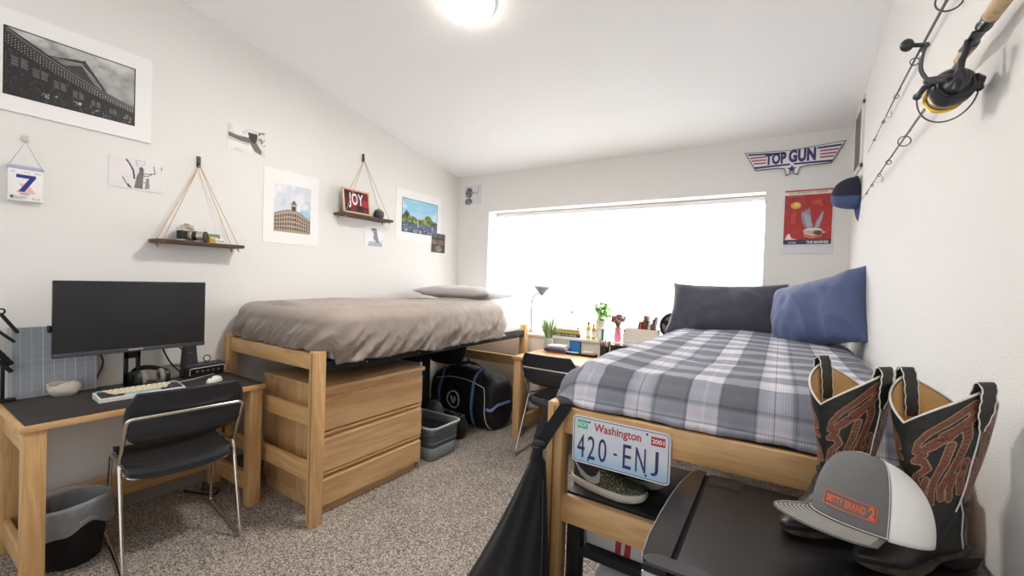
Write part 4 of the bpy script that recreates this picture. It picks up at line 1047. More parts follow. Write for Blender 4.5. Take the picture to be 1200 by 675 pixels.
b = B(); b.rings([bring(0.205,0.148,0.04,0.11), bring(0.212,0.154,0.04,0.145), bring(0.207,0.150,0.04,0.15), bring(0.214,0.156,0.04,0.19), bring(0.209,0.152,0.04,0.195)], cap=False); loc(b, 'folding_band', gr3, bk, solid=0.003)
b = B(); b.rings([bring(0.209,0.152,0.04,0.195), bring(0.222,0.165,0.045,0.265)], cap=False); loc(b, 'upper_wall', gr1, bk, solid=0.004)
b = B(); rg_ = bring(0.228,0.170,0.05,0.268); b.tube(rg_, 0.010, seg=10, closed=True); loc(b, 'rim', gr2, bk)
b = B()
for k in range(11):
    x = -0.17+k*0.034
    for sy in (-1, 1): b.cyl((x, sy*0.1575, 0.235), (x, sy*0.163, 0.235), 0.006, seg=8)
for k in range(8):
    y = -0.12+k*0.034
    for sx in (-1, 1): b.cyl((sx*0.2145, y, 0.235), (sx*0.221, y, 0.235), 0.006, seg=8)
loc(b, 'vent_holes', M['blackm'], bk)

def blob(f, nu=40, nv=24):
    b = B(); b.grid(f, nu, nv, closed_u=True); bmesh.ops.remove_doubles(b.bm, verts=b.bm.verts[:], dist=1e-5); return b
# small black pouch beside the basket
pouch = thing('black_pouch', 'small black drawstring pouch on the carpet between basket and sports bag', 'bag', (-2.425,2.955,0))
def pf(s, q):
    a = s*2*PI; th = (q-0.5)*PI; r = math.cos(th)**0.6 if math.cos(th) > 0 else 0
    x = 0.105*r*math.cos(a); y = 0.09*r*math.sin(a); z = 0.095+0.095*math.sin(th); n_ = noise.noise(V((x*14, y*14, z*12))); return V((x*(1+0.12*n_), y*(1+0.12*n_), max(0.002, z*(1+0.08*n_))))
loc(blob(pf), 'pouch_body', M['blackcloth'], pouch, angle=0)
b = B(); b.tube(smoothpath([(0.0,0,0.18),(0.05,-0.05,0.20),(0.10,-0.06,0.13),(0.11,-0.03,0.05)]), 0.004, seg=6); loc(b, 'drawcord', M['black'], pouch)

# suitcase-like black case behind
cs = thing('black_suitcase', 'black soft suitcase upright under the bed behind the sports bag', 'suitcase', (-3.06,2.98,0))
b = B(); b.box((-0.17,-0.13,0.03),(0.17,0.14,0.76), bev=0.05, seg=4); loc(b, 'case_body', M['blackcloth'], cs)
b = B(); b.box((-0.13,-0.155,0.10),(0.13,-0.125,0.45), bev=0.02, seg=3); loc(b, 'front_pocket', M['blackcloth'], cs)
b = B(); b.tube(smoothpath([(-0.06,0,0.755),(-0.05,0,0.795),(0.05,0,0.795),(0.06,0,0.755)]), 0.010, seg=8); loc(b, 'handle', M['black'], cs)
b = B(); b.tube(smoothpath([(-0.13,-0.132,0.55),(0.0,-0.135,0.60),(0.13,-0.132,0.55)]), 0.0035, seg=6); loc(b, 'zip', M['steel'], cs)
for sx in (-0.12, 0.12):
    b = B(); b.cyl((sx-0.012,0.10,0.03),(sx+0.012,0.10,0.03),0.03,seg=16); loc(b, 'wheel', M['black'], cs)
hb2 = thing('grey_helmet', 'rounded dark grey object peeking out above the basket', 'helmet', (-2.58,2.83,0))
def hf(s, q):
    a = s*2*PI; th = (q-0.5)*PI; r = math.cos(th); return V((0.10*r*math.cos(a), 0.085*r*math.sin(a), 0.17+0.17*math.sin(th)))
loc(blob(hf), 'shell', mat('dull_dark_grey', (58,60,62), 0.5), hb2)

# black backpack slumped on the left end of the sports bag
bp_ = thing('black_backpack', 'black backpack slumped on top of the hockey bag beside the suitcase', 'backpack', (-2.93,3.37,0.555))
def bpf(s, q):   # soft sack shape
    a = s*2*PI; th = (q-0.5)*PI; r = max(0, math.cos(th))**0.5
    n_ = noise.noise(V((math.cos(a)*2, math.sin(a)*2, q*4)))
    return V((0.235*r*math.cos(a)*(1+0.1*n_), 0.12*r*math.sin(a), max(0.0, 0.125+0.14*math.copysign(abs(math.sin(th))**0.8, math.sin(th))*(1+0.06*n_))))
loc(blob(bpf), 'pack_body', M['blackcloth'], bp_, angle=0)
b = B(); b.ribbon(smoothpath([(-0.05,-0.02,0.26),(-0.03,-0.05,0.295),(0.03,-0.05,0.295),(0.05,-0.02,0.26)]), 0.02, 0.004, (0,1,0)); loc(b, 'grab_loop', M['black'], bp_)

# hockey bag
hk = thing('sports_bag', 'big black hockey bag with light blue straps under the window end of the bed', 'sports bag', (-2.625,3.412,0), rotz=math.radians(-5))
bagm = mat('bag_black_nylon', (17,18,21), 0.68, bump=(24,0.3,3))
def bag(s, q):
    a = s*2*PI; e = 0.48
    # superellipse section in yz, length along x
    x = (q-0.5)*2
    ex = (1-abs(x)**5)**0.32 if abs(x) < 1 else 0
    cy_ = math.copysign(abs(math.cos(a))**0.6, math.cos(a)); cz_ = math.copysign(abs(math.sin(a))**0.6, math.sin(a))
    sag = 1-0.10*abs(x)**2
    hh = 0.272*sag
    y = 0.185*cy_*(0.72+0.28*ex)*(1-0.12*max(cz_,0)); z = 0.272*sag+hh*cz_*(0.70+0.30*ex)
    X_ = 0.425*x
    n_ = noise.noise(V((X_*6, y*6+3, z*6)))+0.5*noise.noise(V((X_*14, y*12, z*12)))
    k = 0.016*n_
    return V((X_*(1+0.0), y+k*math.cos(a), max(0.003, z+k*math.sin(a))))
b = blob(bag, 96, 70)
# close the ends
bm_ = b.bm; bm_.edges.ensure_lookup_table(); be = [e_ for e_ in bm_.edges if e_.is_boundary]
bmesh.ops.holes_fill(bm_, edges=be)
loc(b, 'bag_body', bagm, hk, angle=60)
def on_bag(x, a, off=0.006):
    q = (x/0.425)/2+0.5; p = bag(a/(2*PI), q); return p+V((0, math.cos(a), math.sin(a)))*off
strapm = mat('blue_webbing', (122,150,198), 0.7); strapd = mat('navy_webbing', (34,44,78), 0.7)
for xx in (-0.25, 0.19):
    pts = [on_bag(xx, a) for a in np.linspace(math.radians(256), math.radians(92), 46)]
    b = B(); b.ribbon(pts, 0.034, 0.004, (1,0,0)); loc(b, 'strap', strapm, hk)
    b = B(); pts2 = [p+V((0.019,0,0.001)) for p in pts]; b.ribbon(pts2, 0.008, 0.006, (1,0,0)); loc(b, 'strap_edge', strapd, hk)
b = B(); b.ribbon(smoothpath([(-0.20,-0.02,0.545),(-0.06,-0.035,0.580),(0.02,-0.04,0.592),(0.10,-0.035,0.588),(0.19,-0.02,0.550)]), 0.045, 0.005, (0,-0.75,0.65)); loc(b, 'carry_handle', strapd, hk)
b = B(); b.ribbon(smoothpath([(0.05,-0.06,0.578),(0.14,-0.06,0.582),(0.20,-0.055,0.566)]), 0.022, 0.004, (0,-0.75,0.65)); loc(b, 'handle_webbing', strapm, hk)
b = B(); b.tube([(0.0+0.012*math.cos(a),-0.05,0.607+0.022*math.sin(a)) for a in [i*2*PI/14 for i in range(14)]], 0.007, seg=6, closed=True); loc(b, 'strap_knot', strapd, hk)
pip = mat('white_piping', (206,206,204), 0.6)
b = B(); b.tube([on_bag(x, math.radians(218-abs(x-(-0.05))*10), 0.004) if False else on_bag(x, math.radians(150)+0.9*abs(x)**2, 0.010) for x in np.linspace(-0.34, 0.33, 34)], 0.0046, seg=6); loc(b, 'piping', pip, hk)
b = B(); b.tube([on_bag(0.33+0.04*math.sin(k/14*PI/2), math.radians(156+k*7.2), 0.010) for k in range(15)], 0.0046, seg=6); loc(b, 'piping', pip, hk)
b = B(); b.ribbon([on_bag(x, math.radians(182), 0.005) for x in np.linspace(0.36, 0.415, 7)]+[V((0.436,y,0.258)) for y in np.linspace(-0.10,0.10,6)], 0.026, 0.003, (0,0,1)); loc(b, 'end_strap', strapm, hk)
def bagpos(px, pz, off=0.004):
    """front surface point at given x and height"""
    lo_, hi_ = math.radians(110), math.radians(262)
    for k in range(18):
        m_ = (lo_+hi_)/2
        if on_bag(px, m_, off).z > pz: lo_ = m_
        else: hi_ = m_
    p = on_bag(px, (lo_+hi_)/2, off); return p+V((0,-0.002,0))
logo = mat('logo_white', (214,214,214), 0.6)
b = B(); ringp = [bagpos(-0.06+0.078*math.cos(a), 0.235+0.082*math.sin(a)) for a in [i*2*PI/36 for i in range(36)]]; b.tube(ringp, 0.0075, seg=6, closed=True); loc(b, 'round_logo', logo, hk)
b = B()
for P in ([(-0.80,0.55),(-0.30,0.55),(0.02,-0.15),(-0.12,-0.62),(-0.28,-0.62)], [(0.10,0.55),(0.45,0.55),(0.30,-0.62),(-0.05,-0.62),(0.15,-0.05)], [(0.52,0.55),(0.72,0.25),(0.62,-0.25),(0.48,-0.1)]):
    q = [bagpos(-0.06+0.056*x, 0.235+0.062*z, 0.006) for x, z in P]; vs = [b.bm.verts.new(p) for p in q]; b.bm.faces.new(vs)
loc(b, 'logo_letter', logo, hk, smooth=False)
b = B(); b.text('WARRIOR', None, None, None, 0, 0, bold=0.03, shear=0.3, fn=lambda x, y: bagpos(-0.20+0.30*x, 0.085+0.040*y-0.01*x, 0.006)); loc(b, 'bag_lettering', logo, hk, smooth=False)

# ================================================================== back wall
navy_i = mat('navy_print', (58,54,110), 0.5); red_i = mat('red_print', (172,84,90), 0.5); whp = mat('white_print', (236,234,240), 0.5); dkb = mat('dark_border', (70,72,84), 0.5)
tg = thing('wing_sign', 'winged white, navy and red TOP GUN sign high on the back wall', 'sign', (0.038, YB-0.002, 2.43))
def wing(k, yoff, m_, name, th=0.002):
    # outline of the badge, shrunk by k towards its own middle
    P = [(-0.324,0.096),(-0.02,0.078),(0.0,0.066),(0.02,0.080),(0.324,0.105),(0.243,-0.050),(0.085,-0.052),(0.052,-0.062),(0.038,-0.117),(0.0,-0.092),(-0.036,-0.117),(-0.048,-0.062),(-0.09,-0.053),(-0.243,-0.053)]
    n = len(P); Q = []
    for i in range(n):
        a = V(P[i-1]); c_ = V(P[i]); d = V(P[(i+1) % n])
        e1 = (c_-a).normalized(); e2 = (d-c_).normalized(); n1 = V((e1.y,-e1.x)); n2 = V((e2.y,-e2.x)); bis = (n1+n2); bis = bis/max(0.35, bis.length_squared)*2
        Q.append(c_-bis*(-k) if False else c_+bis*k*-1 if False else c_-bis*k*(-1)*(-1))
    return Q
def poly_obj(P, y, th, m_, name, root, ox=0.0, oz=0.0):
    b = B(); b.prism(P, (ox, y, oz), (1,0,0), (0,0,1), (0,-1,0), th); return loc(b, name, m_, root, smooth=False)
W0 = wing(0, 0, None, None)
def shrink(P, k):
    A = sum(P[i][0]*P[(i+1) % len(P)][1]-P[(i+1) % len(P)][0]*P[i][1] for i in range(len(P)))
    s = 1 if A > 0 else -1; n = len(P); Q = []
    for i in range(n):
        a = V(P[i-1]); c_ = V(P[i]); d = V(P[(i+1) % n]); e1 = (c_-a).normalized(); e2 = (d-c_).normalized()
        n1 = V((-e1.y, e1.x))*s; n2 = V((-e2.y, e2.x))*s; bis = n1+n2; q = bis*(k*2/max(0.5, bis.length_squared)); Q.append((c_.x+q.x, c_.y+q.y))
    return Q
PW0 = [(-0.324,0.096),(-0.02,0.078),(0.0,0.066),(0.02,0.080),(0.324,0.105),(0.243,-0.050),(0.085,-0.052),(0.052,-0.062),(0.038,-0.117),(0.0,-0.092),(-0.036,-0.117),(-0.048,-0.062),(-0.09,-0.053),(-0.243,-0.053)]
poly_obj(PW0, 0.0, 0.012, dkb, 'plate', tg)
poly_obj(shrink(PW0, 0.005), -0.012, 0.001, whp, 'face', tg)
for s in (-1, 1):
    poly_obj([(s*0.302,0.083),(s*0.05 if s < 0 else 0.155,0.067 if s < 0 else 0.078),(s*0.05 if s < 0 else 0.155,0.055 if s < 0 else 0.064),(s*0.296,0.068)], -0.0132, 0.0006, navy_i, 'navy_stripe', tg)
    poly_obj([(s*0.253,-0.026),(s*0.012,-0.024),(s*0.012,-0.037),(s*0.244,-0.042)], -0.0132, 0.0006, navy_i, 'navy_stripe', tg)
    for k in range(3):
        zt = 0.054-k*0.024; xo = 0.288-k*0.0135
        poly_obj([(s*xo,zt),(s*0.172,zt-0.002),(s*0.172,zt-0.013),(s*(xo-0.007),zt-0.012)], -0.0132, 0.0006, red_i, 'red_stripe', tg)
b = B(); b.text('TOP', (-0.178,-0.0133,-0.021), (1,0,0), (0,0,1), 0.140, 0.092, 0.0, bold=0.055, spacing=1.05); b.text('GUN', (-0.024,-0.0133,-0.019), (1,0,0), (0,0,1), 0.172, 0.100, 0.0, bold=0.055, spacing=1.05)
for v in b.bm.verts: v.co.y = -0.0138
loc(b, 'lettering', navy_i, tg, smooth=False)
def star(r, cx_=0.0, cy_=-0.068): return [(cx_+(r if i % 2 == 0 else r*0.42)*math.sin(i*PI/5), cy_+(r if i % 2 == 0 else r*0.42)*math.cos(i*PI/5)) for i in range(10)]
poly_obj(star(0.046), -0.0130, 0.0008, whp, 'star_outline', tg); poly_obj(star(0.033), -0.0140, 0.0008, navy_i, 'star', tg)

# recruiting style poster in a clear sleeve
po_ = thing('framed_poster', 'red poster of a landing white eagle in a clear sleeve on the back wall', 'poster', (0.15, YB-0.001, 1.71))
slv = mat('clear_sleeve', (226,228,234), 0.15, alpha=1.0)
b = B(); b.box((-0.16,-0.005,0.0),(0.163,-0.0005,0.492), bev=0.001); loc(b, 'sleeve', slv, po_)
c = Canvas(130, 180, (178,52,50)); c.mix((c.fbm(4,5,2)-0.5)*1.8, (206,84,78)); c.mix((c.fbm(6,4,12)-0.55)*2, (146,34,40))
c.poly([(0.14,0.42),(0.24,0.40),(0.26,0.62),(0.16,0.66)], (210,96,88), 0.5); c.poly([(0.55,0.78),(0.75,0.83),(0.82,0.70),(0.66,0.74)], (216,110,98), 0.5)
c.a[c.y > 0.975] = (190,60,56); c.a[(c.y > 0.915) & (c.y <= 0.975)] = (232,222,206)
c.a[c.y < 0.135] = (66,66,84); c.a[c.y < 0.05] = (214,214,222)
c.poly([(0.03,0.13),(0.08,0.22),(0.13,0.24),(0.17,0.16),(0.3,0.13)], (238,232,236))
# gold globe badge
c.ell(0.245,0.735,0.10,0.055,(222,170,76),1,0.25); c.ell(0.26,0.745,0.05,0.03,(246,208,110),1,0.4); c.line([(0.10,0.70),(0.10,0.65),(0.2,0.63),(0.3,0.65)], 0.022, (120,76,50), asp=1.3); c.line([(0.12,0.83),(0.24,0.81),(0.36,0.83)], 0.02, (110,72,50), asp=1.3); c.line([(0.34,0.78),(0.38,0.73)], 0.018, (110,72,50), asp=1.3); c.line([(0.07,0.885),(0.42,0.90)], 0.012, (150,120,70), asp=1.3)
# eagle
wing1 = [(0.36,0.56),(0.38,0.64),(0.42,0.60),(0.46,0.68),(0.49,0.63),(0.53,0.69),(0.56,0.58),(0.58,0.46),(0.62,0.37),(0.55,0.31),(0.46,0.34),(0.40,0.42)]
wing2 = [(0.64,0.35),(0.68,0.45),(0.74,0.54),(0.80,0.62),(0.83,0.60),(0.80,0.48),(0.74,0.37),(0.70,0.32)]
c.poly(wing1, (150,146,168)); c.poly(wing2, (146,140,160))
for q in range(7): c.line([(0.40+q*0.025,0.60-q*0.01),(0.50+q*0.016,0.36)], 0.008, (216,214,226), 0.8); c.line([(0.70+q*0.018,0.42+q*0.028),(0.68+q*0.012,0.35)], 0.006, (214,210,222), 0.8)
c.ell(0.62,0.285,0.17,0.045,(222,214,206),1,0.3); c.poly([(0.42,0.29),(0.44,0.22),(0.62,0.18),(0.74,0.22),(0.9,0.25),(0.78,0.29)], (206,186,170)); c.ell(0.72,0.25,0.08,0.03,(90,76,72),1,0.3); c.line([(0.44,0.19),(0.6,0.16),(0.8,0.2)], 0.016, (226,170,130), asp=1.3)
c.mesh('picture', (-0.147,-0.0057,0.052), (0.298,0,0), (0,0,0.434), po_)
b = B(); b.text('THE MARINES', (-0.0,-0.006,0.078), (1,0,0), (0,0,1), 0.135, 0.022, 0.0004, bold=0.03)
b.text('WE ARE', (-0.115,-0.006,0.080), (1,0,0), (0,0,1), 0.05, 0.012, 0.0004, bold=0.02); loc(b, 'lower_lettering', mat('pale_ink', (226,224,228), 0.6), po_, smooth=False)
b = B(); b.text('U.S.  PATRIOTIC  HONOR', (-0.115,-0.006,0.459), (1,0,0), (0,0,1), 0.235, 0.013, 0.0004); loc(b, 'upper_lettering', mat('dark_ink', (104,84,84), 0.6), po_, smooth=False)

# ================================================================== on the window sill
SZ = WZ0+0.0008
lp = thing('desk_lamp', 'grey gooseneck lamp with a conical shade by the left window reveal', 'lamp', (-2.262,3.965,SZ))
dgm = mat('lamp_grey', (92,94,100), 0.45)
b = B(); b.lathe([(0,0.0),(0.055,0.0),(0.055,0.010),(0.02,0.02),(0,0.02)], seg=28); loc(b, 'lamp_foot', dgm, lp)
b = B(); b.tube(smoothpath([(0,0,0.018),(0.0,0,0.16),(-0.002,0,0.28),(0.010,0,0.36),(0.045,0,0.405),(0.100,0,0.425)]), 0.008, seg=10); loc(b, 'gooseneck', dgm, lp)
b = B(); ax = V((0.10,-0.15,1)); b.lathe([(0.010,-0.012),(0.016,-0.008),(0.024,0.004),(0.066,0.055),(0.088,0.082),(0.086,0.086),(0.074,0.094),(0.04,0.100),(0.0,0.102)], (0.118,0,0.412), ax, seg=36); loc(b, 'lamp_shade', dgm, lp)
b = B(); b.cyl((0.0,0.0,0.02),(0,0,0.06),0.012,seg=14); loc(b, 'switch_collar', mat('lamp_wood', (222,176,120), 0.5), lp)

def stack_book(name, lab, x0, x1, y0, y1, z0, h, m_, group=None, rz=0, txt=None, tm=None):
    t = thing(name, lab, 'book', ((x0+x1)/2, (y0+y1)/2, z0), rotz=rz, group=group); hx, hy = (x1-x0)/2, (y1-y0)/2
    b = B(); b.box((-hx,-hy,0),(hx,hy,h*0.12)); b.box((-hx,-hy,h*0.88),(hx,hy,h)); b.box((-hx,-hy,0),(hx,-hy+0.003,h), bev=0.001); loc(b, 'cover', m_, t, smooth=False)
    b = B(); b.box((-hx+0.004,-hy+0.003,h*0.12),(hx-0.004,hy-0.004,h*0.88)); loc(b, 'pages', M['paper'], t, smooth=False)
    if txt:
        b = B(); b.text(txt, (-hx*0.8,-hy-0.0004,h*0.25), (1,0,0), (0,0,1), hx*1.5, h*0.5, 0.0003, bold=0.02); loc(b, 'spine_title', tm, t, smooth=False)
    return t
stack_book('book', 'navy spined book lying on the window sill under a yellow one', -1.975,-1.660,3.905,4.05,SZ,0.030, mat('navy_cover', (72,66,92), 0.5), 'books lying on the window sill', txt='GUIDE  ATLAS  NOTES', tm=M['paper'])
stack_book('book', 'yellow spined book lying on a navy one on the window sill', -1.965,-1.668,3.908,4.05,SZ+0.0305,0.032, mat('yellow_cover', (222,186,84), 0.5), 'books lying on the window sill')
stack_book('book', 'cream book lying on top of the yellow book on the sill', -1.945,-1.672,3.91,4.05,SZ+0.063,0.014, mat('cream_cover', (232,222,204), 0.5), 'books lying on the window sill')
og = thing('wire_ornament', 'thin wire ornament with a small ball standing on the sill books', 'ornament', (-1.795,3.98,SZ+0.0775))
b = B(); b.lathe([(0,0),(0.016,0.0),(0.012,0.008),(0.004,0.014),(0,0.014)], seg=16); loc(b, 'foot', M['steel'], og)
b = B(); b.tube(smoothpath([(0,0,0.01),(0.002,0,0.10),(-0.006,0,0.19),(-0.012,0,0.27),(-0.034,0,0.37)]), 0.0042, seg=6); loc(b, 'wire', dgm, og)
b = B(); b.sphere((-0.003,0,0.168), 0.017, seg=14); loc(b, 'ball', mat('ornament_grey', (120,112,116), 0.4), og)
tr_ = thing('toy_figure', 'tiny grey figure at the right end of the sill books', 'figurine', (-1.715,3.96,SZ+0.0775))
b = B(); b.box((-0.016,-0.008,0.0),(0.016,0.008,0.012), bev=0.004); b.sphere((0.004,0,0.017), 0.009, seg=10); loc(b, 'body', dgm, tr_)

def bottle(lab, x, y, r, h, m_, cm_, cat='bottle', name='bottle', group=None):
    t = thing(name, lab, cat, (x,y,SZ), group=group)
    b = B(); b.lathe([(0,0),(r,0),(r,h*0.62),(r*0.82,h*0.72),(r*0.38,h*0.78),(r*0.38,h*0.84),(0,h*0.84)], seg=22); loc(b, 'bottle_body', m_, t)
    b = B(); b.lathe([(0,h*0.84),(r*0.46,h*0.84),(r*0.46,h),(0,h)], seg=18); loc(b, 'cap', cm_, t)
    b = B(); b.lathe([(r+0.0006,h*0.15),(r+0.0006,h*0.52)], seg=22); loc(b, 'sticker', M['paper'], t)
    return t
bottle('yellow bottle with dark cap, left of the white plant pot', -1.588,3.93,0.024,0.165, mat('yellow_bottle', (226,192,60), 0.35), M['dgrey'])
bottle('amber bottle between the yellow bottle and the white plant pot', -1.530,3.925,0.021,0.15, mat('amber_bottle', (206,156,72), 0.35), mat('copper_cap', (160,110,70), 0.4))
bs_ = B(); bs_.box((-1.62,3.902,SZ-0.0005+0.0006),(-1.50,3.904,SZ+0.0012)); bs_.bm.free()
pp = thing('potted_plant', 'leafy green plant in a tall white pot on the window sill', 'plant', (-1.480,3.985,SZ))
b = B(); b.lathe([(0,0),(0.040,0),(0.050,0.01),(0.056,0.185),(0.052,0.188),(0.048,0.17),(0,0.17)], seg=32); loc(b, 'pot', mat('white_glazed_pot', (236,230,220), 0.4), pp)
stemm = mat('plant_stem', (120,140,70), 0.6); leafm = mat('leaf_green', (150,190,84), 0.45, transl=0.35); leafd = mat('leaf_mid_green', (104,158,66), 0.45, transl=0.3)
def leaf(b, base, d, L_, W_, droop=0.35, n=8, up=(0,0,1)):
    d = V(d).normalized(); side = d.cross(V(up)).normalized(); nn = side.cross(d).normalized(); prev = None; k0 = len(b.bm.faces)
    for i in range(n+1):
        t = i/n; c_ = V(base)+d*L_*t-V((0,0,1))*droop*L_*t*t; w_ = W_*0.5*math.sin(PI*min(1, (t*0.92+0.06)))**0.8
        row = [b.bm.verts.new(c_-side*w_+nn*w_*0.25), b.bm.verts.new(c_), b.bm.verts.new(c_+side*w_+nn*w_*0.25)]
        if prev:
            for q in (0, 1): b.bm.faces.new((prev[q], prev[q+1], row[q+1], row[q]))
        prev = row
    b._new(k0)
R_.seed(5)
tips = []
b = B()
for k in range(7):
    a = k*2.4; e = V((0.055*math.cos(a), 0.035*math.sin(a), 0.225+0.018*k+0.02*R_.random())); tips.append(e); b.tube(smoothpath([(0.012*math.cos(a),0.012*math.sin(a),0.165), e*0.6+V((0,0,0.06)), e], 4), 0.005, seg=6)
loc(b, 'stems', stemm, pp)
b = B()
for e in tips:
    for k in range(6):
        a = k*1.05+e.x*40; d = V((math.cos(a), math.sin(a)*0.8, -0.05+0.75*R_.random())); b.mi = k % 2; leaf(b, e, d, 0.11+0.045*R_.random(), 0.05, 0.45)

for v in b.bm.verts: v.co.y = min(v.co.y, 0.075); v.co.x = min(v.co.x, 0.115)
loc(b, 'leaves', [leafm, leafd], pp)
gp2 = thing('green_carton', 'slim green and white carton in front of the white plant pot', 'carton', (-1.448,3.915,SZ))
b = B(); b.box((-0.03,-0.012,0),(0.03,0.012,0.112), bev=0.001); b.mi = 1; b.box((-0.03,-0.0128,0.02),(0.004,-0.012,0.098)); b.mi = 2; b.box((0.008,-0.0128,0.0),(0.03,-0.012,0.112)); loc(b, 'carton_body', [mat('pale_green', (196,212,190), 0.5), M['paper'], mat('deep_green', (70,130,84), 0.5)], gp2, smooth=False)
vs1 = thing('flower_vase', 'pink glass vase of dried mauve flowers on the window sill', 'vase', (-1.298,3.955,SZ))
pinkm = mat('pink_glass', (244,182,200), 0.15, transl=0.4)
b = B(); b.lathe([(0,0.002),(0.030,0.0),(0.036,0.03),(0.032,0.075),(0.026,0.115),(0.036,0.135),(0.033,0.134),(0.022,0.113),(0.028,0.07),(0,0.01)], seg=28); loc(b, 'vase_body', pinkm, vs1)
b = B(); R_.seed(9)
heads = []
for k in range(22):
    a = k*2.4; r = 0.058*math.sqrt((k+1)/22); e = V((r*math.cos(a), r*0.7*math.sin(a), 0.17+0.075*R_.random()*(1-r*6)+0.02)); heads.append(e); b.tube([(0,0,0.10), e*0.55+V((0,0,0.07)), e], 0.003, seg=5)
loc(b, 'stems', stemm, vs1)
b = B()
for i, e in enumerate(heads):
    b.mi = i % 3; t_ = bmesh.new(); bmesh.ops.create_icosphere(t_, subdivisions=2, radius=0.017+0.006*R_.random())
    for v in t_.verts: v.co *= 1+0.28*noise.noise(v.co*190+V((i,0,0)))
    bmesh.ops.translate(t_, vec=e, verts=t_.verts); b.merge(t_)
loc(b, 'blossoms', [mat('mauve_bloom', (138,96,104), 0.8), mat('dusty_bloom', (176,140,136), 0.8), mat('plum_bloom', (98,66,78), 0.8)], vs1)
bottle('slim white bottle between the pink vase and the book box', -1.232,3.95,0.018,0.12, M['white'], M['dgrey'])
bx = thing('storage_box', 'open off-white storage box full of books on the window sill', 'box', (-1.068,3.985,SZ))
b = B(); t_ = 0.005
for lo, hi in (((-0.152,-0.06,0),(0.152,0.06,t_)), ((-0.152,-0.06,0),(0.152,-0.06+t_,0.138)), ((-0.152,0.06-t_,0),(0.152,0.06,0.138)), ((-0.152,-0.06,0),(-0.152+t_,0.06,0.138)), ((0.152-t_,-0.06,0),(0.152,0.06,0.138))): b.box(lo, hi, bev=0.001)
loc(b, 'box_walls', mat('off_white_card', (236,228,216), 0.6), bx)
cols = [((150,104,94),0.018,0.200,14), ((196,84,66),0.016,0.205,12), ((126,76,62),0.034,0.262,14), ((92,80,76),0.014,0.215,14), ((222,214,206),0.026,0.190,12), ((120,112,112),0.014,0.235,14), ((84,70,66),0.012,0.255,14)]
names_ = ['faded brick book','orange red book, second','thick brown leather book','narrow grey brown book','short cream book','slim grey book','dark brown book, rightmost']
x = -0.060
for (cc, th, hh, tl), nm_ in zip(cols, names_):
    t = thing('book', nm_+' leaning in the off-white box on the sill', 'book', (-1.068+x+th/2,3.985,SZ+t_+0.001), group='books leaning in the sill box'); t.rotation_euler = (0, math.radians(tl*0.6), 0)
    b = B(); b.box((-th/2,-0.045,0),(-th/2+th*0.12,0.045,hh)); b.box((th/2-th*0.12,-0.045,0),(th/2,0.045,hh)); b.box((-th/2,-0.045,0),(th/2,-0.042,hh), bev=0.0008); loc(b, 'cover', mat('cloth_%d' % cc[0], cc, 0.6), t, smooth=False)
    b = B(); b.box((-th*0.38,-0.042,0.002),(th*0.38,0.042,hh-0.003)); loc(b, 'pages', M['paper'], t, smooth=False)
    x += th+0.0025
fn = thing('desk_fan', 'round black desk fan beside the navy pillow on the sill', 'fan', (-0.800,3.99,SZ))
b = B(); b.lathe([(0,0),(0.06,0),(0.058,0.012),(0.02,0.02),(0,0.02)], seg=28); b.cyl((0,0.0,0.015),(0,0.0,0.09),0.010,seg=12); loc(b, 'stand', M['black'], fn)
b = B(); zc_ = 0.185
for rr in (0.03,0.05,0.07,0.09,0.105): b.tube([(rr*math.cos(a),-0.035+0.02*(rr/0.105)**2,zc_+rr*math.sin(a)) for a in [i*2*PI/36 for i in range(36)]], 0.0016, seg=5, closed=True)
b.tube([(0.112*math.cos(a),0.0,zc_+0.112*math.sin(a)) for a in [i*2*PI/40 for i in range(40)]], 0.012, seg=8, closed=True)
for k in range(24):
    a = k*2*PI/24; b.tube([(0.02*math.cos(a),-0.037,zc_+0.02*math.sin(a)),(0.08*math.cos(a),-0.028,zc_+0.08*math.sin(a)),(0.112*math.cos(a),-0.006,zc_+0.112*math.sin(a))], 0.0012, seg=5)
loc(b, 'grille', M['black'], fn)
b = B(); b.lathe([(0,0.0),(0.026,0.0),(0.026,0.006),(0,0.006)], (0,-0.036,zc_), (0,-1,0), seg=20); b.lathe([(0.105,0.0),(0.09,0.03),(0.04,0.045),(0,0.048)], (0,0.0,zc_), (0,1,0), seg=30); loc(b, 'motor_housing', M['dgrey'], fn)
for k in range(4):
    b = B(); a0 = k*PI/2+0.4
    b.grid(lambda s, q: V(((0.02+0.075*q)*math.cos(a0+(s-0.5)*(0.5+0.7*q)), -0.012+0.02*(s-0.5), zc_+(0.02+0.075*q)*math.sin(a0+(s-0.5)*(0.5+0.7*q)))), 8, 8); loc(b, 'blade', mat('smoky_blade', (150,154,158), 0.3), fn)

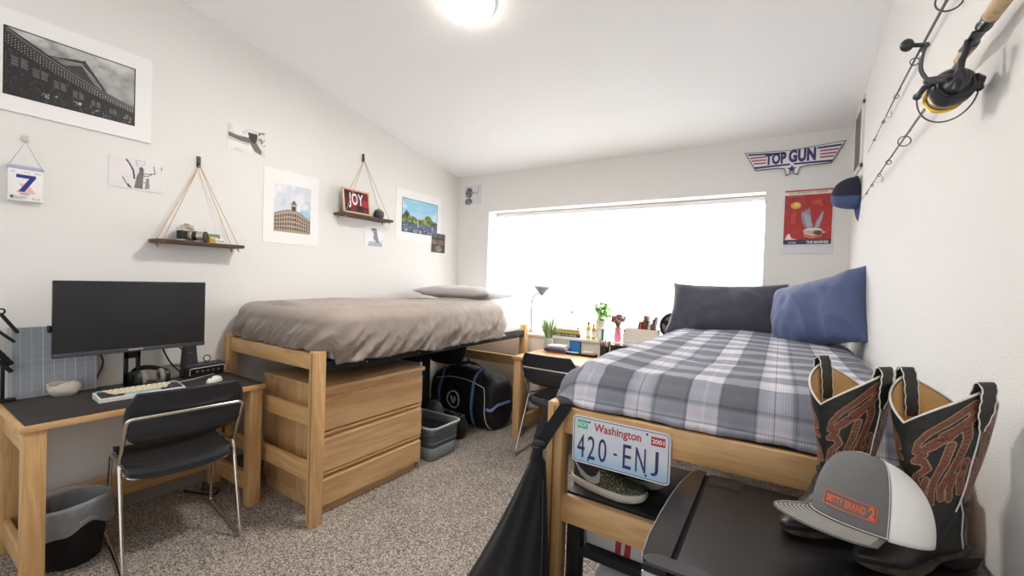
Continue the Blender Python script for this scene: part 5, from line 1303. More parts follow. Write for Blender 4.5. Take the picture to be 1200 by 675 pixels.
# ================================================================== on the window desk
DZ = 0.7488
gr = thing('potted_grass', 'spiky pale green grass plant spilling from a glass pot on the window desk', 'plant', (-1.945,3.775,DZ))
b = B(); b.lathe([(0,0.002),(0.042,0.0),(0.050,0.04),(0.046,0.125),(0.043,0.125),(0.046,0.04),(0.038,0.006),(0,0.008)], seg=28); loc(b, 'glass_pot', mat('pale_glass', (220,230,222), 0.1, transl=0.5), gr)
b = B(); R_.seed(12)
gm = [mat('grass_pale', (206,216,168), 0.55, transl=0.3), mat('grass_green', (150,178,110), 0.55, transl=0.3), mat('grass_deep', (96,134,78), 0.55)]
for k in range(130):
    a = R_.random()*2*PI; sp_ = 0.25+R_.random(); L_ = 0.30+0.22*R_.random(); b.mi = k % 3
    p0 = V((0.025*math.cos(a), 0.02*math.sin(a), 0.11)); P = []
    for i in range(9):
        t = i/8; out = sp_*0.17*t**1.2*L_/0.3; P.append(p0+V((out*math.cos(a), out*math.sin(a)*0.62, L_*(t-0.62*sp_*t*t*1.1))))
    for p in P: p.x = max(p.x, -0.12); p.y = min(max(p.y, -0.12), 0.085); p.z = max(p.z, 0.012)
    b.ribbon(P, lambda q: 0.0075*(1-q*0.85), 0.0006, (math.sin(a), -math.cos(a), 0.0))
loc(b, 'blades', gm, gr, smooth=False)
stack_book('book', 'red spined book at the bottom of the stack on the window desk', -1.905,-1.715,3.655,3.80,DZ,0.014, mat('red_cover', (196,96,70), 0.5), 'books stacked on the window desk')
stack_book('book', 'navy book in the middle of the stack on the window desk', -1.925,-1.700,3.65,3.80,DZ+0.0145,0.022, mat('navy_cover2', (60,62,96), 0.5), 'books stacked on the window desk')
stack_book('book', 'grey violet book near the top of the window desk stack', -1.915,-1.705,3.655,3.80,DZ+0.037,0.018, mat('violet_cover', (132,126,156), 0.5), 'books stacked on the window desk')
stack_book('book', 'white notebook crowning the stack on the window desk', -1.905,-1.730,3.665,3.79,DZ+0.0555,0.014, mat('white_cover', (226,226,220), 0.5), 'books stacked on the window desk', rz=0.12)
oc = thing('open_case', 'small open black case with a blue screen on the window desk', 'gadget', (-1.645,3.715,DZ))
b = B(); b.box((-0.062,-0.045,0),(0.062,0.045,0.020), bev=0.003); b.box((-0.058,0.035,0.018),(0.062,0.047,0.125), bev=0.003); loc(b, 'case_shell', M['black'], oc)
b = B(); b.box((-0.050,0.0338,0.028),(0.054,0.035,0.117)); loc(b, 'screen', mat('blue_screen', (34,120,190), 0.25), oc, smooth=False)
b = B(); b.box((-0.052,-0.036,0.0195),(0.052,0.03,0.024), bev=0.002); loc(b, 'tray', mat('pale_blue_pad', (186,200,214), 0.5), oc)
ty = thing('desk_tray', 'black oval tray with a beige roll in it on the window desk', 'tray', (-1.495,3.72,DZ))
b = B(); b.rings([bring(0.085,0.035,0.034,0.0), bring(0.092,0.040,0.039,0.022)], cap=False); b.rings([bring(0.085,0.035,0.034,0.001), bring(0.03,0.01,0.009,0.0012)], cap=True); loc(b, 'tray_body', M['black'], ty, solid=0.003)
rl = thing('cloth_roll', 'beige cloth roll lying in the black oval tray', 'cloth', (-1.495,3.72,DZ+0.006))
b = B(); b.cyl((-0.062,0,0.020),(0.055,0,0.022),0.019,seg=18); b.cyl((0.058,0,0.019),(0.072,0,0.019),0.015,seg=14); loc(b, 'roll', mat('beige_cloth', (206,190,174), 0.8), rl)
pc = thing('pen_cup', 'black mesh pen cup crammed with pens on the window desk', 'pen cup', (-1.342,3.73,DZ))
b = B(); b.lathe([(0,0.002),(0.040,0.0),(0.042,0.10),(0.043,0.108),(0.039,0.106),(0.037,0.006),(0,0.006)], seg=26); loc(b, 'cup', mat('mesh_black', (46,42,44), 0.6), pc)
pcol = [(40,44,60),(150,60,70),(60,60,62),(190,150,80),(90,120,90),(210,200,200),(60,70,120),(120,80,60),(30,30,32)]
for k in range(9):
    a = k*2.4; p = thing('pen', ['dark blue','crimson','grey','ochre','sage green','white','royal blue','brown','black'][k]+' pen standing in the black mesh pen cup', 'pen', (-1.342+0.02*math.cos(a),3.73+0.02*math.sin(a),DZ+0.008), group='pens in the mesh cup')
    p.rotation_euler = (0.18*math.sin(a+PI), 0.18*math.cos(a), 0)
    b = B(); b.cyl((0,0,0),(0,0,0.135+0.004*k),0.0042,seg=8); loc(b, 'barrel', mat('pen_%d' % k, pcol[k], 0.4), p)
    b = B(); b.cyl((0,0,0.135+0.004*k),(0,0,0.145+0.004*k),0.003,0.002,seg=8); loc(b, 'tip', M['dgrey'], p)
bc = thing('black_canister', 'wide glossy black canister beside the pen cup on the window desk', 'canister', (-1.215,3.735,DZ))
b = B(); b.lathe([(0,0),(0.066,0),(0.070,0.01),(0.070,0.118),(0.0,0.118)], seg=36); loc(b, 'canister_body', M['black'], bc)
b = B(); b.lathe([(0.072,0.118),(0.073,0.132),(0.066,0.140),(0.02,0.142),(0,0.142)], seg=36); b.bm.faces.ensure_lookup_table(); loc(b, 'lid', M['blackg'], bc)

# ================================================================== right bed: plate, bag, shoe rack
lpz, lpx = 0.798, -0.606
pl_ = thing('license_plate', 'blue and white Washington license plate 420-ENJ fixed to the bed rail', 'license plate', (-0.439, 1.392, 0.798))
PWd, PHt = 0.334, 0.166
def rrect(w_, h_, r, cx_=0, cy_=0, n=6):
    o = []
    for sx, sy, a0 in ((1,1,0),(-1,1,PI/2),(-1,-1,PI),(1,-1,3*PI/2)):
        for k in range(n+1): a = a0+k*PI/2/n; o.append((cx_+sx*(w_/2-r)+r*math.cos(a), cy_+sy*(h_/2-r)+r*math.sin(a)))
    return o
b = B(); b.prism(rrect(PWd,PHt,0.016,0,PHt/2), (0,0,0), (1,0,0), (0,0,1), (0,-1,0), 0.0015); loc(b, 'plate', mat('plate_white', (232,232,238), 0.3), pl_, smooth=False)
def frame_strip(b, w_, h_, r, t, y):
    A = rrect(w_,h_,r,0,PHt/2); C_ = rrect(w_-2*t,h_-2*t,max(0.002,r-t),0,PHt/2); n = len(A)
    va = [b.bm.verts.new((x,y,z)) for x, z in A]; vc = [b.bm.verts.new((x,y,z)) for x, z in C_]
    for i in range(n): b.bm.faces.new((va[i], va[(i+1) % n], vc[(i+1) % n], vc[i]))
c = Canvas(120, 60, (226,230,240)); 
c.mix(np.clip((0.42-c.y)/0.36, 0, 1)*0.75, (160,206,240))   # printed sky blue fading band of the plate design
c.mix(np.clip(1-np.abs(c.x-0.47)/0.2-np.abs(c.y-0.45)/0.5, 0, 1)*1.2*(c.fbm(8,8,3)), (206,220,238)); c.poly([(0.33,0.2),(0.45,0.62),(0.5,0.66),(0.6,0.3),(0.62,0.2)], (214,224,240), 0.6)
cm2 = c.mesh('printed_field', (-PWd/2+0.007,-0.0017,0.007), (PWd-0.014,0,0), (0,0,PHt-0.014), pl_, painted('plate_print', 0.3))
nvy = mat('plate_navy', (46,54,100), 0.35); rdd = mat('plate_red', (186,66,58), 0.4)
b = B(); frame_strip(b, PWd-0.010, PHt-0.010, 0.012, 0.0022, -0.0022); loc(b, 'border_line', nvy, pl_, smooth=False)
ch = [('4',-0.148,0.028),('2',-0.109,0.027),('0',-0.070,0.029),('E',0.016,0.028),('N',0.058,0.033),('J',0.108,0.023)]
for s, x0_, w_ in ch:
    b = B(); b.text(s, (x0_,-0.0024,0.021), (1,0,0), (0,0,1), w_, 0.080, 0.0008, bold=0.0); loc(b, 'plate_character', nvy, pl_, smooth=False)
b = B(); b.box((-0.016,-0.0026,0.055),(-0.004,-0.002,0.062)); loc(b, 'dash', nvy, pl_, smooth=False)
b = B(); b.text('Washington', (-0.088,-0.0024,0.112), (1,0,0), (0,0,1), 0.162, 0.037, 0.0004, bold=0.018); loc(b, 'state_name', rdd, pl_, smooth=False)
b = B(); b.box((-0.150,-0.0025,0.122),(-0.112,-0.002,0.152)); tl = loc(b, 'month_sticker', mat('sticker_teal', (84,196,160), 0.4), pl_, smooth=False)
b = B(); b.text('NOV', (-0.147,-0.0028,0.128), (1,0,0), (0,0,1), 0.032, 0.017, 0.0002, bold=0.02); loc(b, 'month_text', M['paper'], pl_, parent=tl, smooth=False)
b = B(); b.box((0.106,-0.0025,0.119),(0.150,-0.002,0.147)); yr = loc(b, 'year_sticker', mat('sticker_red', (190,44,44), 0.4), pl_, smooth=False)
b = B(); b.text('2001', (0.109,-0.0028,0.1255), (1,0,0), (0,0,1), 0.038, 0.015, 0.0002, bold=0.02); loc(b, 'year_text', M['paper'], pl_, parent=yr, smooth=False)
for x_, z_ in ((-0.106,0.148),(0.093,0.150),(-0.106,0.016),(0.093,0.016)):
    b = B(); b.cyl((x_,-0.002,z_),(x_,-0.0032,z_),0.0035,seg=12); loc(b, 'bolt_hole', M['blackm'], pl_, smooth=False)

# black bag hanging by its strap from the post
bg_ = thing('hanging_bag', 'black cloth bag hanging by its strap from the bed post', 'bag', (-0.70,1.30,0.85))
def bagf(s, q):
    a = s*2*PI; z = 0.862-q*0.84
    Lx = -0.688-0.52*(0.865-z)-0.03*math.sin(min(1,q*1.2)*PI)*-1*0.5; Rx = -0.664+0.028*math.sin(min(1,q*1.6)*PI/2)
    if q < 0.06: k = q/0.06; Lx = -0.705-0.01*k; Rx = -0.672-0.0*k
    cx_ = (Lx+Rx)/2; rx = (Rx-Lx)/2; ry = 0.022+0.055*min(1,q*2.0)
    if q > 0.93: k = (q-0.93)/0.07; rx *= math.sqrt(max(0,1-0.5*k*k)); ry *= math.sqrt(max(0.0,1-0.7*k*k))
    f1 = math.sin(a*9+2.5*math.sin(q*2.2)+1.5*noise.noise(V((a*1.2,q*2,1))))*(0.12*(1-0.3*q)); f2 = 0.22*noise.noise(V((math.cos(a)*1.6, math.sin(a)*1.6, q*3+5)))
    m_ = 1+(f1+f2)*min(1, q*4)
    cyb = 1.285+0.012*q
    return V((cx_+rx*math.cos(a)*(1+0.25*f2), min(1.372, cyb+ry*math.sin(a)*m_), z))
b = B(); b.grid(bagf, 96, 60, closed_u=True); 
bmesh.ops.holes_fill(b.bm, edges=[e_ for e_ in b.bm.edges if e_.is_boundary])
pt(b, 'bag_body', M['blackcloth'], bg_, angle=70)
b = B(); b.ribbon(smoothpath([(-0.690,1.30,0.858),(-0.668,1.335,0.91),(-0.648,1.362,0.955),(-0.630,1.370,0.990),(-0.640,1.385,1.003),(-0.66,1.42,1.003),(-0.69,1.455,1.00),(-0.712,1.45,0.97),(-0.716,1.40,0.93),(-0.712,1.36,0.90),(-0.70,1.31,0.862)]), 0.042, 0.003, lambda i: (-0.13,-0.04,0.08) if i < 26 or i > 60 else ((1,0.3,0.0) if i < 40 else (0.2,1,0.1))); pt(b, 'strap', M['blackcloth'], bg_)
b = B(); b.sphere((-0.692,1.295,0.860), 0.026, sc=(1.1,0.8,0.75), seg=16); b.jitter(0.006, 40); pt(b, 'knot', M['blackcloth'], bg_)
b = B(); b.tube([bagf(0.93, 0.12+0.7*i/20)+V((0.004,-0.003,0)) for i in range(21)], 0.0016, seg=5); pt(b, 'zip_seam', mat('seam_grey', (70,74,86), 0.6), bg_)

# black shelf rack standing under the bed
rk = thing('shelf_rack', 'black shelf rack under the right bed, holding sneakers on top', 'rack', (-0.16,1.70,0))
for x in (-0.650,0.30):
    for y in (1.465,1.87):
        b = B(); b.box((x,y,0),(x+0.055,y+0.045,0.618), bev=0.004); pt(b, 'upright', M['blackm'], rk)
b = B(); b.box((-0.665,1.458,0.618),(0.36,1.925,0.650), bev=0.006); pt(b, 'top_board', mat('rack_top_black', (46,46,48), 0.35), rk)
for zz in (0.43,0.09):
    b = B(); b.box((-0.645,1.475,zz),(0.35,1.90,zz+0.016)); b.box((-0.60,1.462,zz-0.012),(0.31,1.480,zz+0.022), bev=0.003); pt(b, 'shelf', M['blackm'], rk)
wbx = thing('white_carton', 'white carton with a red stripe on the middle shelf of the rack', 'box', (-0.36,1.66,0.4465))
b = B(); b.box((-0.225,-0.15,0),(0.28,0.15,0.145), bev=0.002); pt_ = loc(b, 'carton_body', mat('dull_white_card', (214,210,206), 0.6), wbx)
b = B(); b.prism([(-0.115,0.0),(-0.095,0.0),(-0.085,0.145),(-0.11,0.145)], (0,-0.1503,0), (1,0,0), (0,0,1), (0,-1,0), 0.0006); b.prism([(-0.082,0.0),(-0.06,0.0),(-0.05,0.145),(-0.072,0.145)], (0,-0.1503,0), (1,0,0), (0,0,1), (0,-1,0), 0.0006); loc(b, 'red_stripe', mat('carton_red', (168,50,58), 0.5), wbx, smooth=False)
tw = thing('white_parcel', 'pale grey plastic parcel on the bottom shelf of the rack', 'parcel', (-0.33,1.68,0.1065))
b = B(); b.box((-0.24,-0.16,0),(0.28,0.16,0.24), bev=0.05, seg=5); b.jitter(0.014, 7); 
for v in b.bm.verts: v.co.z = max(v.co.z, 0.0)
loc(b, 'parcel_body', mat('pale_plastic_wrap', (206,206,212), 0.25), tw)

def sneaker(lab, x, y, z, rz, flip=1):
    t = thing('sneaker', lab, 'shoe', (x,y,z), rotz=rz, group=None)
    def fw(u): return (0.78 if u < 0.2 else 0.78+0.0*u) if u < 0.2 else (0.78+0.22*math.sin(min(1,(u-0.2)/0.5)*PI/2) if u < 0.7 else 1.0-0.08*(u-0.7)/0.3)
    def ring(z_, xb, xf, W_, n=56, lift=0):
        o = []
        for i in range(n):
            a = 2*PI*i/n; cxx = math.copysign(abs(math.cos(a))**0.85, math.cos(a)); x_ = (xb+xf)/2+(xf-xb)/2*cxx; u = (x_-xb)/(xf-xb)
            yy = W_*fw(u)*math.copysign(abs(math.sin(a))**0.75, math.sin(a))*flip+0.012*math.sin(u*PI)*flip*0
            zz = z_+ (0.018*max(0,(u-0.75)/0.25)**2 if z_ < 0.05 else 0)
            o.append(V((x_, yy, zz)))
        return o
    b = B(); b.rings([ring(0.0,0.012,0.275,0.040), ring(0.006,0.002,0.295,0.046), ring(0.024,-0.004,0.302,0.050), ring(0.034,-0.002,0.298,0.049)]); loc(b, 'midsole', mat('sneaker_sole', (222,214,198), 0.55), t, angle=50)
    # heel rises in the midsole
    knit = mat('sneaker_knit', (58,58,52), 0.85, var=(230,(150,150,112),0.53,0.62), bump=(300,0.4,2)); dk = mat('sneaker_dark', (44,42,42), 0.7, bump=(120,0.2,2))
    b = B(); b.rings([ring(0.032,0.002,0.294,0.047), ring(0.045,0.004,0.288,0.046), ring(0.058,0.006,0.262,0.044), ring(0.070,0.006,0.225,0.041), ring(0.082,0.005,0.185,0.038), ring(0.094,0.004,0.155,0.035), ring(0.104,0.002,0.130,0.033)], cap=False)
    b.bm.faces.ensure_lookup_table()
    for f in b.bm.faces: f.material_index = 1 if f.calc_center_median().x < 0.125 else 0
    loc(b, 'upper', [knit, dk], t, angle=60)
    b = B(); b.rings([ring(0.103,0.003,0.129,0.032), ring(0.109,0.008,0.123,0.028), ring(0.100,0.014,0.116,0.023), ring(0.06,0.02,0.12,0.022)], cap=False); loc(b, 'collar', mat('collar_lining', (90,88,84), 0.8), t, angle=60)
    b = B()
    for k in range(5): xx = 0.135+k*0.018; zz = 0.100-k*0.0105; b.tube([(xx,-0.024,zz-0.004),(xx+0.004,0,zz+0.003),(xx,0.024,zz-0.004)], 0.0024, seg=6)
    loc(b, 'laces', M['blackm'], t)
    # swoosh shaped side mark
    for sd in (-1, 1):
        P = []
        top = [(0.012,0.094),(0.045,0.074),(0.078,0.060),(0.102,0.058),(0.120,0.068),(0.130,0.090)]; bot = [(0.137,0.076),(0.136,0.050),(0.118,0.038),(0.088,0.036),(0.052,0.048),(0.024,0.078)]
        b = B()
        rows = []
        for i in range(6):
            r_ = []
            for p in (top[i], bot[5-i]):
                xx, zz = p
                # width of the upper at this height
                hs = [(0.032,0.047,0.002,0.294),(0.045,0.046,0.004,0.288),(0.058,0.044,0.006,0.262),(0.070,0.041,0.006,0.225),(0.082,0.038,0.005,0.185),(0.094,0.035,0.004,0.155)]
                for (z0_, w0, b0, f0), (z1_, w1, b1, f1) in zip(hs[:-1], hs[1:]):
                    if z0_ <= zz <= z1_:
                        k = (zz-z0_)/(z1_-z0_); W_ = w0+(w1-w0)*k; xb = b0+(b1-b0)*k; xf = f0+(f1-f0)*k
                u = min(0.98, max(0.02, (xx-xb)/(xf-xb))); ca = min(1, abs(2*u-1)**(1/0.85)); sa = math.sqrt(1-ca*ca)
                r_.append(V((xx, sd*(W_*fw(u)*sa**0.75+0.0018), zz)))
            rows.append(r_)
        k0 = len(b.bm.faces); vv = [[b.bm.verts.new(p) for p in r_] for r_ in rows]
        for i in range(5): b.bm.faces.new((vv[i][0], vv[i+1][0], vv[i+1][1], vv[i][1]))
        loc(b, 'side_mark', mat('mark_silver', (176,178,184), 0.35), t, smooth=False)
    return t
sneaker('dark olive knit sneaker with silver side mark, nearest on the rack', -0.665,1.545,0.6505, math.radians(-7))
sneaker('matching dark sneaker standing behind the nearest one on the rack', -0.635,1.680,0.6505, math.radians(-4), flip=-1)

# ================================================================== mini fridge
FT = 0.880
fr_ = thing('mini_fridge', 'black mini fridge in front of the right bed, boots standing on it', 'fridge', (0.08,1.10,0))
blk = mat('fridge_black', (27,26,27), 0.36, bump=(420,0.12,2)); gl = mat('fridge_gloss', (30,29,30), 0.2); sil = mat('fridge_silver', (150,152,156), 0.3, 0.85)
b = B(); b.box((-0.158,0.850,0.02),(0.372,1.377,FT-0.004), bev=0.006); pt(b, 'cabinet', blk, fr_)
out = [(-0.166,1.375),(-0.190,1.375),(-0.203,1.345),(-0.2175,1.25),(-0.2235,1.15),(-0.2255,1.05),(-0.2245,0.95),(-0.2195,0.88),(-0.212,0.850),(-0.166,0.850)]
b = B(); k0 = 0
b.rings([[V((x,y,z)) for x, y in out] for z in (0.03, FT-0.002)]+[[V((-0.19+(x+0.19)*0.93,1.1+(y-1.1)*0.995,FT+0.0015)) for x, y in out]]); dr_ = pt(b, 'door', gl, fr_, smooth=False)
b = B(); rim = [V((x,y,FT+0.0006)) for x, y in out[1:9]]; b.tube(rim, 0.0016, seg=6); pt(b, 'door_trim', M['steel'], fr_, parent=dr_)
b = B(); b.box((-0.2125,0.8465,0.03),(-0.176,0.852,FT-0.014), bev=0.002); pt(b, 'door_side', sil, fr_, parent=dr_)
b = B(); b.box((-0.1655,0.855,0.03),(-0.1585,1.374,FT-0.010)); pt(b, 'door_gasket', M['blackm'], fr_)
b = B(); b.prism([(-0.215,0.862),(-0.207,0.878),(-0.185,0.888),(-0.10,0.886),(-0.090,0.880),(-0.088,0.852),(-0.2,0.848)], (0,0,FT-0.001), (1,0,0), (0,1,0), (0,0,1), 0.006); pt(b, 'hinge_cover', mat('hinge_plastic', (58,58,60), 0.35), fr_)
b = B(); b.box((-0.150,1.305,FT-0.004),(-0.070,1.375,FT-0.0024), bev=0.0005); pt(b, 'hinge_plate', mat('hinge_plate_black', (34,33,33), 0.3), fr_)
for x in (-0.14,0.34):
    for y in (0.88,1.32):
        b = B(); b.cyl((x,y,0),(x,y,0.022),0.018,seg=14); pt(b, 'foot', M['blackm'], fr_)

# ================================================================== cowboy boots
lea = mat('boot_leather', (40,39,38), 0.42, bump=(26,0.25,4), var=(9,(70,66,62),0.55,0.8)); lining = mat('boot_lining', (214,174,118), 0.6, bump=(30,0.15,2), var=(7,(190,146,90),0.45,0.7)); pipw = mat('boot_piping', (226,222,214), 0.5)
def boot(lab, x, y, rz, lean=0.0, ys=1.0):
    t = thing('cowboy_boot', lab, 'boot', (x,y,FT+0.0006), rotz=rz)
    LV = [(0.030,0.004,0.254,0.042),(0.042,0.000,0.254,0.0455),(0.052,0.000,0.238,0.045),(0.062,0.001,0.214,0.0435),(0.075,0.003,0.186,0.0415),(0.088,0.005,0.164,0.040),(0.105,0.007,0.148,0.039),(0.135,0.008,0.138,0.0395),(0.170,0.002,0.138,0.044),(0.210,-0.008,0.146,0.051),(0.260,-0.018,0.154,0.059),(0.310,-0.026,0.162,0.066),(0.380,-0.034,0.172,0.072)]
    def at(z):
        for (z0,b0,f0,w0),(z1,b1,f1,w1) in zip(LV[:-1], LV[1:]):
            if z <= z1: k = max(0,(z-z0)/(z1-z0)); k2 = k; return (b0+(b1-b0)*k2, f0+(f1-f0)*k2, w0+(w1-w0)*k2)
        return LV[-1][1:]
    def fw(u): 
        pts = [(0,0.80),(0.2,0.80),(0.38,0.74),(0.6,0.92),(0.72,1.0),(0.85,0.93),(1,0.82)]
        for (a0,w0),(a1,w1) in zip(pts[:-1], pts[1:]):
            if u <= a1: k = (u-a0)/(a1-a0); k = k*k*(3-2*k); return w0+(w1-w0)*k
        return 0.8
    def P(a, z, ins=0.0, shaft=None):
        xb, xf, w_ = at(z); xb += ins; xf -= ins; w_ -= ins
        s = 0 if z < 0.09 else min(1,(z-0.09)/0.05)       # foot -> shaft
        ca, sa = math.cos(a), math.sin(a)
        x_ = (xb+xf)/2+(xf-xb)/2*ca; u = (x_-xb)/(xf-xb)
        yy = w_*((fw(u)*(1-s)+1.0*s))*math.copysign(abs(sa)**(0.82+0.12*s), sa)
        return V((x_+lean*0.0, yy*ys, z))
    def ztop(a):
        k = abs(((a+PI/2) % PI)-PI/2)/(PI/2)      # 0 front/back centre, 1 at the sides
        return 0.368-0.082*(1-k)**1.15
    def drop(b_):
        for v in b_.bm.verts:
            k = min(1, max(0, (v.co.x-0.11)/0.05)); v.co.z -= 0.0165*k*max(0, min(1, (0.11-v.co.z)/0.05))
    b = B(); n = 64
    zs = [0.030+0.100*i/26 for i in range(27)]
    b.rings([[P(2*PI*i/n, z) for i in range(n)] for z in zs], cap=False)
    # wrinkles over the instep
    for v in b.bm.verts:
        if v.co.z > 0.075: v.co += V((1,0,0))*0.003*math.sin(v.co.z*210+v.co.y*30)*min(1,(v.co.z-0.075)/0.03)
        v.co += 0.0025*noise.noise_vector(v.co*22)
    drop(b)
    loc(b, 'foot_upper', lea, t, angle=0)
    # sole, welt and heel
    b = B(); b.rings([[V((p.x*1.0, p.y, 0.0195+ (0.010*max(0,(0.13-p.x)/0.13) if p.x < 0.13 else 0)+0.008*max(0,(p.x-0.22)/0.06)**2)) for p in [P(2*PI*i/n, 0.05, -0.0055) for i in range(n)]],
              [V((p.x*1.0, p.y, 0.031+ (0.004*max(0,(0.13-p.x)/0.13) if p.x < 0.13 else 0)+0.006*max(0,(p.x-0.22)/0.06)**2)) for p in [P(2*PI*i/n, 0.05, -0.0055) for i in range(n)]]])
    drop(b)
    loc(b, 'sole', mat('boot_welt', (84,72,62), 0.6, var=(30,(50,43,38),0.4,0.6)), t, angle=40)
    b = B(); hp_ = [(-0.006+0.0,-0.034),(0.004,-0.040),(0.062,-0.038),(0.066,0.0),(0.062,0.038),(0.004,0.040),(-0.006,0.034),(-0.009,0.0)]
    b.rings([[V((x_*0.92+0.006,y_*0.88,0.0)) for x_, y_ in hp_], [V((x_,y_,0.026)) for x_, y_ in hp_]]); loc(b, 'heel', mat('boot_heel', (40,34,32), 0.5), t, smooth=False)
    # embroidered shaft
    c = Canvas(300, 170, (36,37,36)); c.mix((c.fbm(8,8,4)-0.5)*0.8, (58,60,58))
    ang = (c.x*2-1)*180.0; pa = np.where(np.abs(ang) < 90, np.abs(ang)/90, (180-np.abs(ang))/90)   # 0 centre front or back, 1 side seam
    hh = c.y
    flames = [
        [(0.17,0.63),(0.22,0.72),(0.36,0.79),(0.60,0.85),(0.88,0.93),(0.90,0.83),(0.70,0.76),(0.55,0.73),(0.62,0.69),(0.46,0.69),(0.36,0.66),(0.27,0.58),(0.17,0.63)],
        [(0.10,0.20),(0.16,0.34),(0.36,0.42),(0.30,0.50),(0.14,0.52),(0.30,0.57),(0.20,0.62),(0.42,0.64),(0.66,0.72),(0.82,0.78),(0.86,0.66),(0.80,0.50),(0.70,0.34),(0.60,0.20),(0.64,0.12)],
        [(0.66,0.62),(0.60,0.46),(0.48,0.30),(0.44,0.18),(0.48,0.05)],
        [(0.16,0.28),(0.24,0.18),(0.30,0.13)], [(0.78,0.32),(0.74,0.20),(0.78,0.12)], [(0.34,0.30),(0.28,0.18),(0.36,0.10)], [(0.92,0.44),(0.90,0.28),(0.95,0.18)]]
    d = np.full(c.x.shape, 9.0)
    for pl0 in flames:
        for (x0,y0),(x1,y1) in zip(pl0[:-1], pl0[1:]):
            dx, dy = (x1-x0)*0.55, (y1-y0); L2 = dx*dx+dy*dy+1e-9; px = (pa-x0)*0.55; py = hh-y0
            tt = np.clip((px*dx+py*dy)/L2, 0, 1); d = np.minimum(d, np.hypot(px-tt*dx, py-tt*dy))
    brown = np.array((120,68,52)); lt = np.array((176,148,118)); dkr = np.array((72,30,30))
    c.a[(d < 0.038)] = lt; c.a[(d < 0.030)] = brown; c.a[(d < 0.018)] = (98,48,42); c.a[(d < 0.010)] = (158,108,84); c.a[(d < 0.005)] = dkr
    c.mix((d < 0.034)*(c.fbm(50,30,8,2)-0.5)*0.8, (180,150,120))
    def sf(u, v):
        a = (u*2-1)*PI; z = 0.122+v*(ztop(a)-0.122); p = P(a, z); k = noise.noise(V((math.cos(a)*3, math.sin(a)*3, z*14)))*0.003*(1-v*0.6)
        return p+V((math.cos(a)*k, math.sin(a)*k, 0))
    c.mesh('shaft', (0,0,0), (1,0,0), (0,0,1), t, painted('embroidered_leather', 0.42, (60,0.25)), fn=sf)
    b = B(); b.grid(lambda u, v: (lambda a: P(a, 0.12+v*(ztop(a)-0.002-0.12), 0.005))((u*2-1)*PI), 64, 20, closed_u=True); loc(b, 'lining', lining, t, angle=0)
    b = B(); b.tube([P(a, ztop(a), 0.002)+V((0,0,0.0015)) for a in [i*2*PI/96 for i in range(96)]], 0.0023, seg=8, closed=True); loc(b, 'top_piping', pipw, t)
    for sd in (-1, 1):
        a = sd*PI/2
        b = B(); b.tube([sf((a/PI+1)/2, v)+V((0,sd*0.0025,0)) for v in [i/24*0.86 for i in range(25)]]+[], 0.0015, seg=6); loc(b, 'side_piping', pipw, t)
        b = B(); b.tube([P(a, 0.148, -0.002)+V((-0.0+0.0,0,0)), P(a+sd*0.35, 0.115, -0.003), P(a+sd*0.55, 0.07, -0.003), P(a+sd*0.75, 0.04, -0.003)], 0.0014, seg=6); loc(b, 'side_piping', pipw, t)
        # pull strap: outside tab, over the edge and back down inside
        zt = ztop(a); path = [P(a, zt-0.075, -0.003), P(a, zt-0.04, -0.004), P(a, zt-0.01, -0.005), P(a, zt, -0.004)+V((0,0,0.014)), P(a, zt, 0.004)+V((0,0,0.016)), P(a, zt-0.01, 0.010), P(a, zt-0.05, 0.010), P(a, zt-0.085, 0.008)]
        sm = smoothpath(path, 5)
        b = B(); b.ribbon(sm, lambda q: 0.034 if q > 0.14 else 0.010+0.17*q, 0.0035, (1,0,0)); loc(b, 'pull_strap', mat('strap_leather', (32,32,32), 0.45), t)
        for e_ in (-1, 1):
            b = B(); b.tube([p+V((e_*0.0175*(1 if i > 5 else 0.3+0.7*i/5)+0.0015*math.sin(i*1.9),sd*(0.0018 if i < 15 else -0.0018),0)) for i, p in enumerate(sm)], 0.0013, seg=5); loc(b, 'strap_piping', pipw, t)
    return t
DB = math.atan2(-0.66,-0.75)
boot('tooled black cowboy boot nearest the wall, its toe toward the viewer', 0.340,1.258, DB)
boot('tooled black cowboy boot next to the bed rail, behind the trucker cap', 0.194,1.326, math.atan2(-0.74,-0.67))

